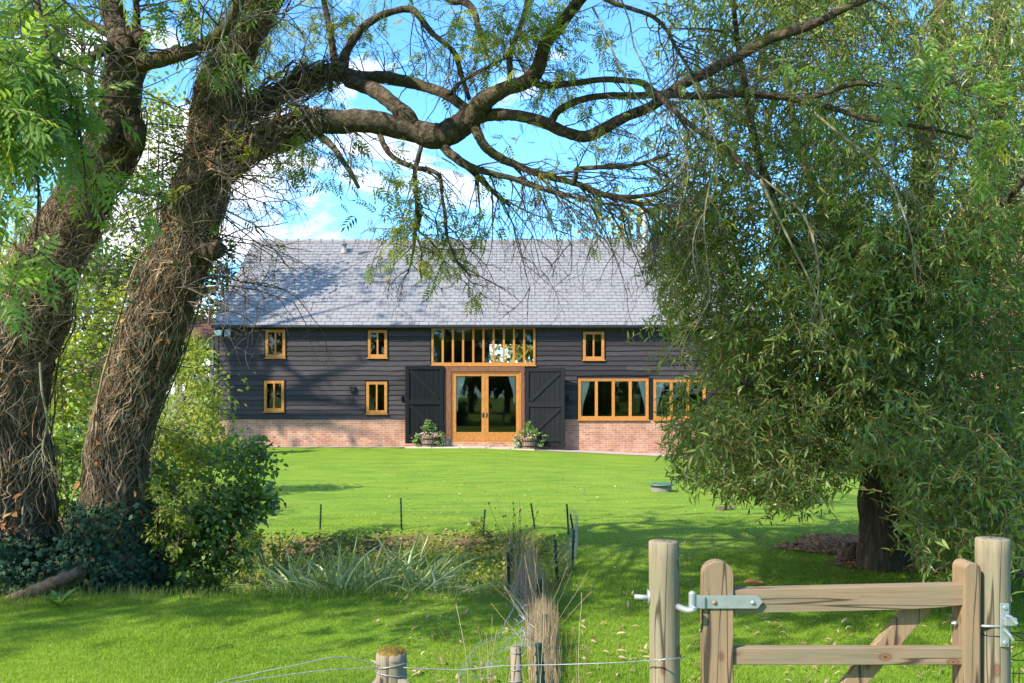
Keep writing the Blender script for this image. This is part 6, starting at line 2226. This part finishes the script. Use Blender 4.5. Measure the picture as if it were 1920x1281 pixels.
# latch on the right post
a = Acc()
yf = GY + 0.02 - Rr
a.box(gX(1864), gX(1880), yf - 0.008, yf + 0.004, gZ(1207), gZ(1127))
a.box(gX(1868), gX(1890), yf - 0.03, yf - 0.008, gZ(1166), gZ(1152))
a.tube([(gX(1870), yf - 0.022, gZ(1148)), (gX(1878), yf - 0.026, gZ(1150)), (gX(1888), yf - 0.036, gZ(1162))], 0.009, 8)
a.tube([(gX(1872), yf - 0.012, gZ(1176)), (gX(1878), yf - 0.022, gZ(1184)), (gX(1884), yf - 0.022, gZ(1194))], 0.007, 8)
for py in (1134, 1199):
    a.tube([(gX(1872), yf - 0.014, gZ(py)), (gX(1872), yf - 0.007, gZ(py))], 0.009, 10)
bevel(a.build('latch', M['galvanised'], pr), 0.0015, 1)
a = Acc()
th = np.linspace(math.radians(190), math.radians(350), 14)
a.tube(np.stack([xr + (Rr + .003) * np.cos(th), GY + .02 + (Rr + .003) * np.sin(th), np.full(14, gZ(1188))], -1), 0.0022, 5)
a.build('tie_wire', M['black_metal'], pr)

# moss-topped strainer post with its struts
FY = 4.5
FS = FOCAL / FY


def fP(px, py, dy=0.0):
    return at(px, py, FY + dy)


b = fP(734, 1300)
t = thing('strainer_post', 'short weathered fence post with an orange moss cap and two struts', 'fence post', (b[0], FY, 0))
a = Acc()
zt = fP(734, 1224)[2]
n, sd = 22, 36
z = np.linspace(-0.1, zt, n)
ang = np.arange(sd) * 2 * math.pi / sd
R = 28 / FS
rr = R * (1.06 - 0.06 * z / zt)[:, None] * (1 + 0.02 * np.sin(ang * 4)[None] + 0.012 * RNG.normal(size=(1, sd)))
V = np.stack([b[0] + rr * np.cos(ang), FY + rr * np.sin(ang), np.repeat(z[:, None], sd, 1) + (np.arange(n) == n - 1)[:, None] * 0.006 * RNG.normal(size=(n, sd))], -1)
ii, jj = np.meshgrid(np.arange(n - 1), np.arange(sd), indexing='ij')
k = ii * sd + jj
k2 = ii * sd + (jj + 1) % sd
a.add(np.vstack([V.reshape(-1, 3), [(b[0], FY, zt)]]), np.stack([k, k2, k2 + sd, k + sd], -1).reshape(-1, 4), [((n - 1) * sd + i, (n - 1) * sd + (i + 1) % sd, n * sd) for i in range(sd)])
a.build('shaft', M['old_post'], t, smooth=True)
a = Acc()
N, Mm = 16, 40
for i_ in range(1):
    th = np.arange(Mm) * 2 * math.pi / Mm
    rad_ = np.linspace(0, 1, N)
    RR = R * (0.98 + 0.07 * np.sin(th * 3) + 0.05 * np.sin(th * 5 + 1))
    V = np.empty((N, Mm, 3))
    for q in range(N):
        V[q, :, 0] = b[0] + rad_[q] * RR * np.cos(th)
        V[q, :, 1] = FY + rad_[q] * RR * np.sin(th)
        V[q, :, 2] = zt + 0.004 + 0.017 * (1 - rad_[q] ** 4) + RNG.normal(0, 0.0022, Mm) - (rad_[q] > 0.93) * (0.014 + 0.016 * np.sin(th * 2.0 + 4.2))
    ii, jj = np.meshgrid(np.arange(N - 1), np.arange(Mm), indexing='ij')
    k = ii * Mm + jj
    k2 = ii * Mm + (jj + 1) % Mm
    a.add(V.reshape(-1, 3), np.stack([k, k + Mm, k2 + Mm, k2], -1).reshape(-1, 4))
a.build('moss_cap', M['moss'], t, smooth=True)
for s in (-1, 1):
    a = Acc()
    a.tube([(b[0] + s * R * 0.2, FY - 0.03, fP(0, 1262)[2]), (b[0] + s * 0.56, FY - 0.02, -0.05)], 0.031, 14)
    a.build('strut', M['old_post'], t, smooth=True)
a = Acc()
th = np.linspace(0, 2 * math.pi, 40)
for py, tilt in ((1262, -0.010), (1246, 0.012)):
    zz = fP(0, py)[2]
    a.tube(np.stack([b[0] + (R + .003) * np.cos(th), FY + (R + .003) * np.sin(th), zz + tilt * np.cos(th) - 0.006 * np.sin(th)], -1), 0.0032, 6)
a.build('wire_loop', M['wire'], t, smooth=True)

b = fP(970, 1300, 0.2)
t = thing('fence_stake', 'slim grey round stake beside the dry grass at the bottom', 'fence post', (b[0], FY + 0.2, 0))
a = Acc()
pz = at(968, 1214, FY + .2)[2]
a.tube([(b[0] + 0.012, FY + .2, -0.05), (b[0], FY + .2, pz * 0.5), (b[0] - 0.008, FY + .2, pz)], [0.028, 0.027, 0.025], 16)
a.build('shaft', M['old_post'], t, smooth=True)
a = Acc()
th = np.linspace(0, 2 * math.pi, 24)
for py in (1222, 1254, 1276):
    zz = at(968, py, FY + .2)[2]
    a.tube(np.stack([b[0] - .004 + 0.0285 * np.cos(th), FY + .2 + 0.0285 * np.sin(th), zz + 0.004 * np.cos(th)], -1), 0.002, 5)
a.build('wire_loop', M['wire'], t, smooth=True)


def wire(keys, label, r=0.0022, twist=None):
    k = np.array([at(*q) for q in keys])
    c = curve(k, 60)
    a = Acc()
    a.tube(c, r, 6)
    if twist:
        m = int(twist * 60)
        ph = np.linspace(0, 40, 60 - m)
        d = c[m:] + np.stack([np.zeros(60 - m), 0.004 * np.cos(ph), 0.004 * np.sin(ph)], -1)
        a.tube(d, r * 0.9, 5)
    return tag(a.build('fence_wire', M['wire'], smooth=True, origin=k[0]), label, 'wire', 'front fence wires')


wire([(756, 1252, 4.45), (860, 1256, 4.47), (940, 1249, 4.45), (1060, 1246, 4.4), (1150, 1243, 4.3), (1225, 1238, 4.10), (1262, 1236, 4.075), (1282, 1233, 4.15)], 'plain wire running from the mossy post to the left gate post', twist=0.66)
wire([(710, 1248, 4.45), (640, 1232, 4.4), (560, 1246, 4.35), (440, 1272, 4.3), (300, 1312, 4.2)], 'upper wire slanting down left from the mossy post')
wire([(710, 1252, 4.46), (620, 1256, 4.42), (520, 1268, 4.38), (380, 1290, 4.3)], 'lower wire slanting down left from the mossy post')
# mesh at the right edge
a = Acc()
for py in (1186, 1200, 1237, 1262):
    a.tube([at(1893, py, 4.2), at(1925, py + 2, 4.2), at(2100, py - 4, 4.25)], 0.0022, 5)
for px in range(1900, 2090, 11):
    a.tube([at(px, 1250, 4.2), at(px, 1420, 4.2)], 0.0018, 4)
a.tube([at(1895, 1186, 4.2), at(1930, 1205, 4.2)], 0.002, 4)
a.tube([at(1898, 1232, 4.2), at(1925, 1218, 4.2)], 0.002, 4)
tag(a.build('wire_fence', M['black_metal'], origin=at(1893, 1300, 4.2)), 'dark wire mesh fence right of the latch post', 'fence')

for o in bpy.data.objects:      # the helper mark is not needed any longer
    if '_o' in o:
        del o['_o']
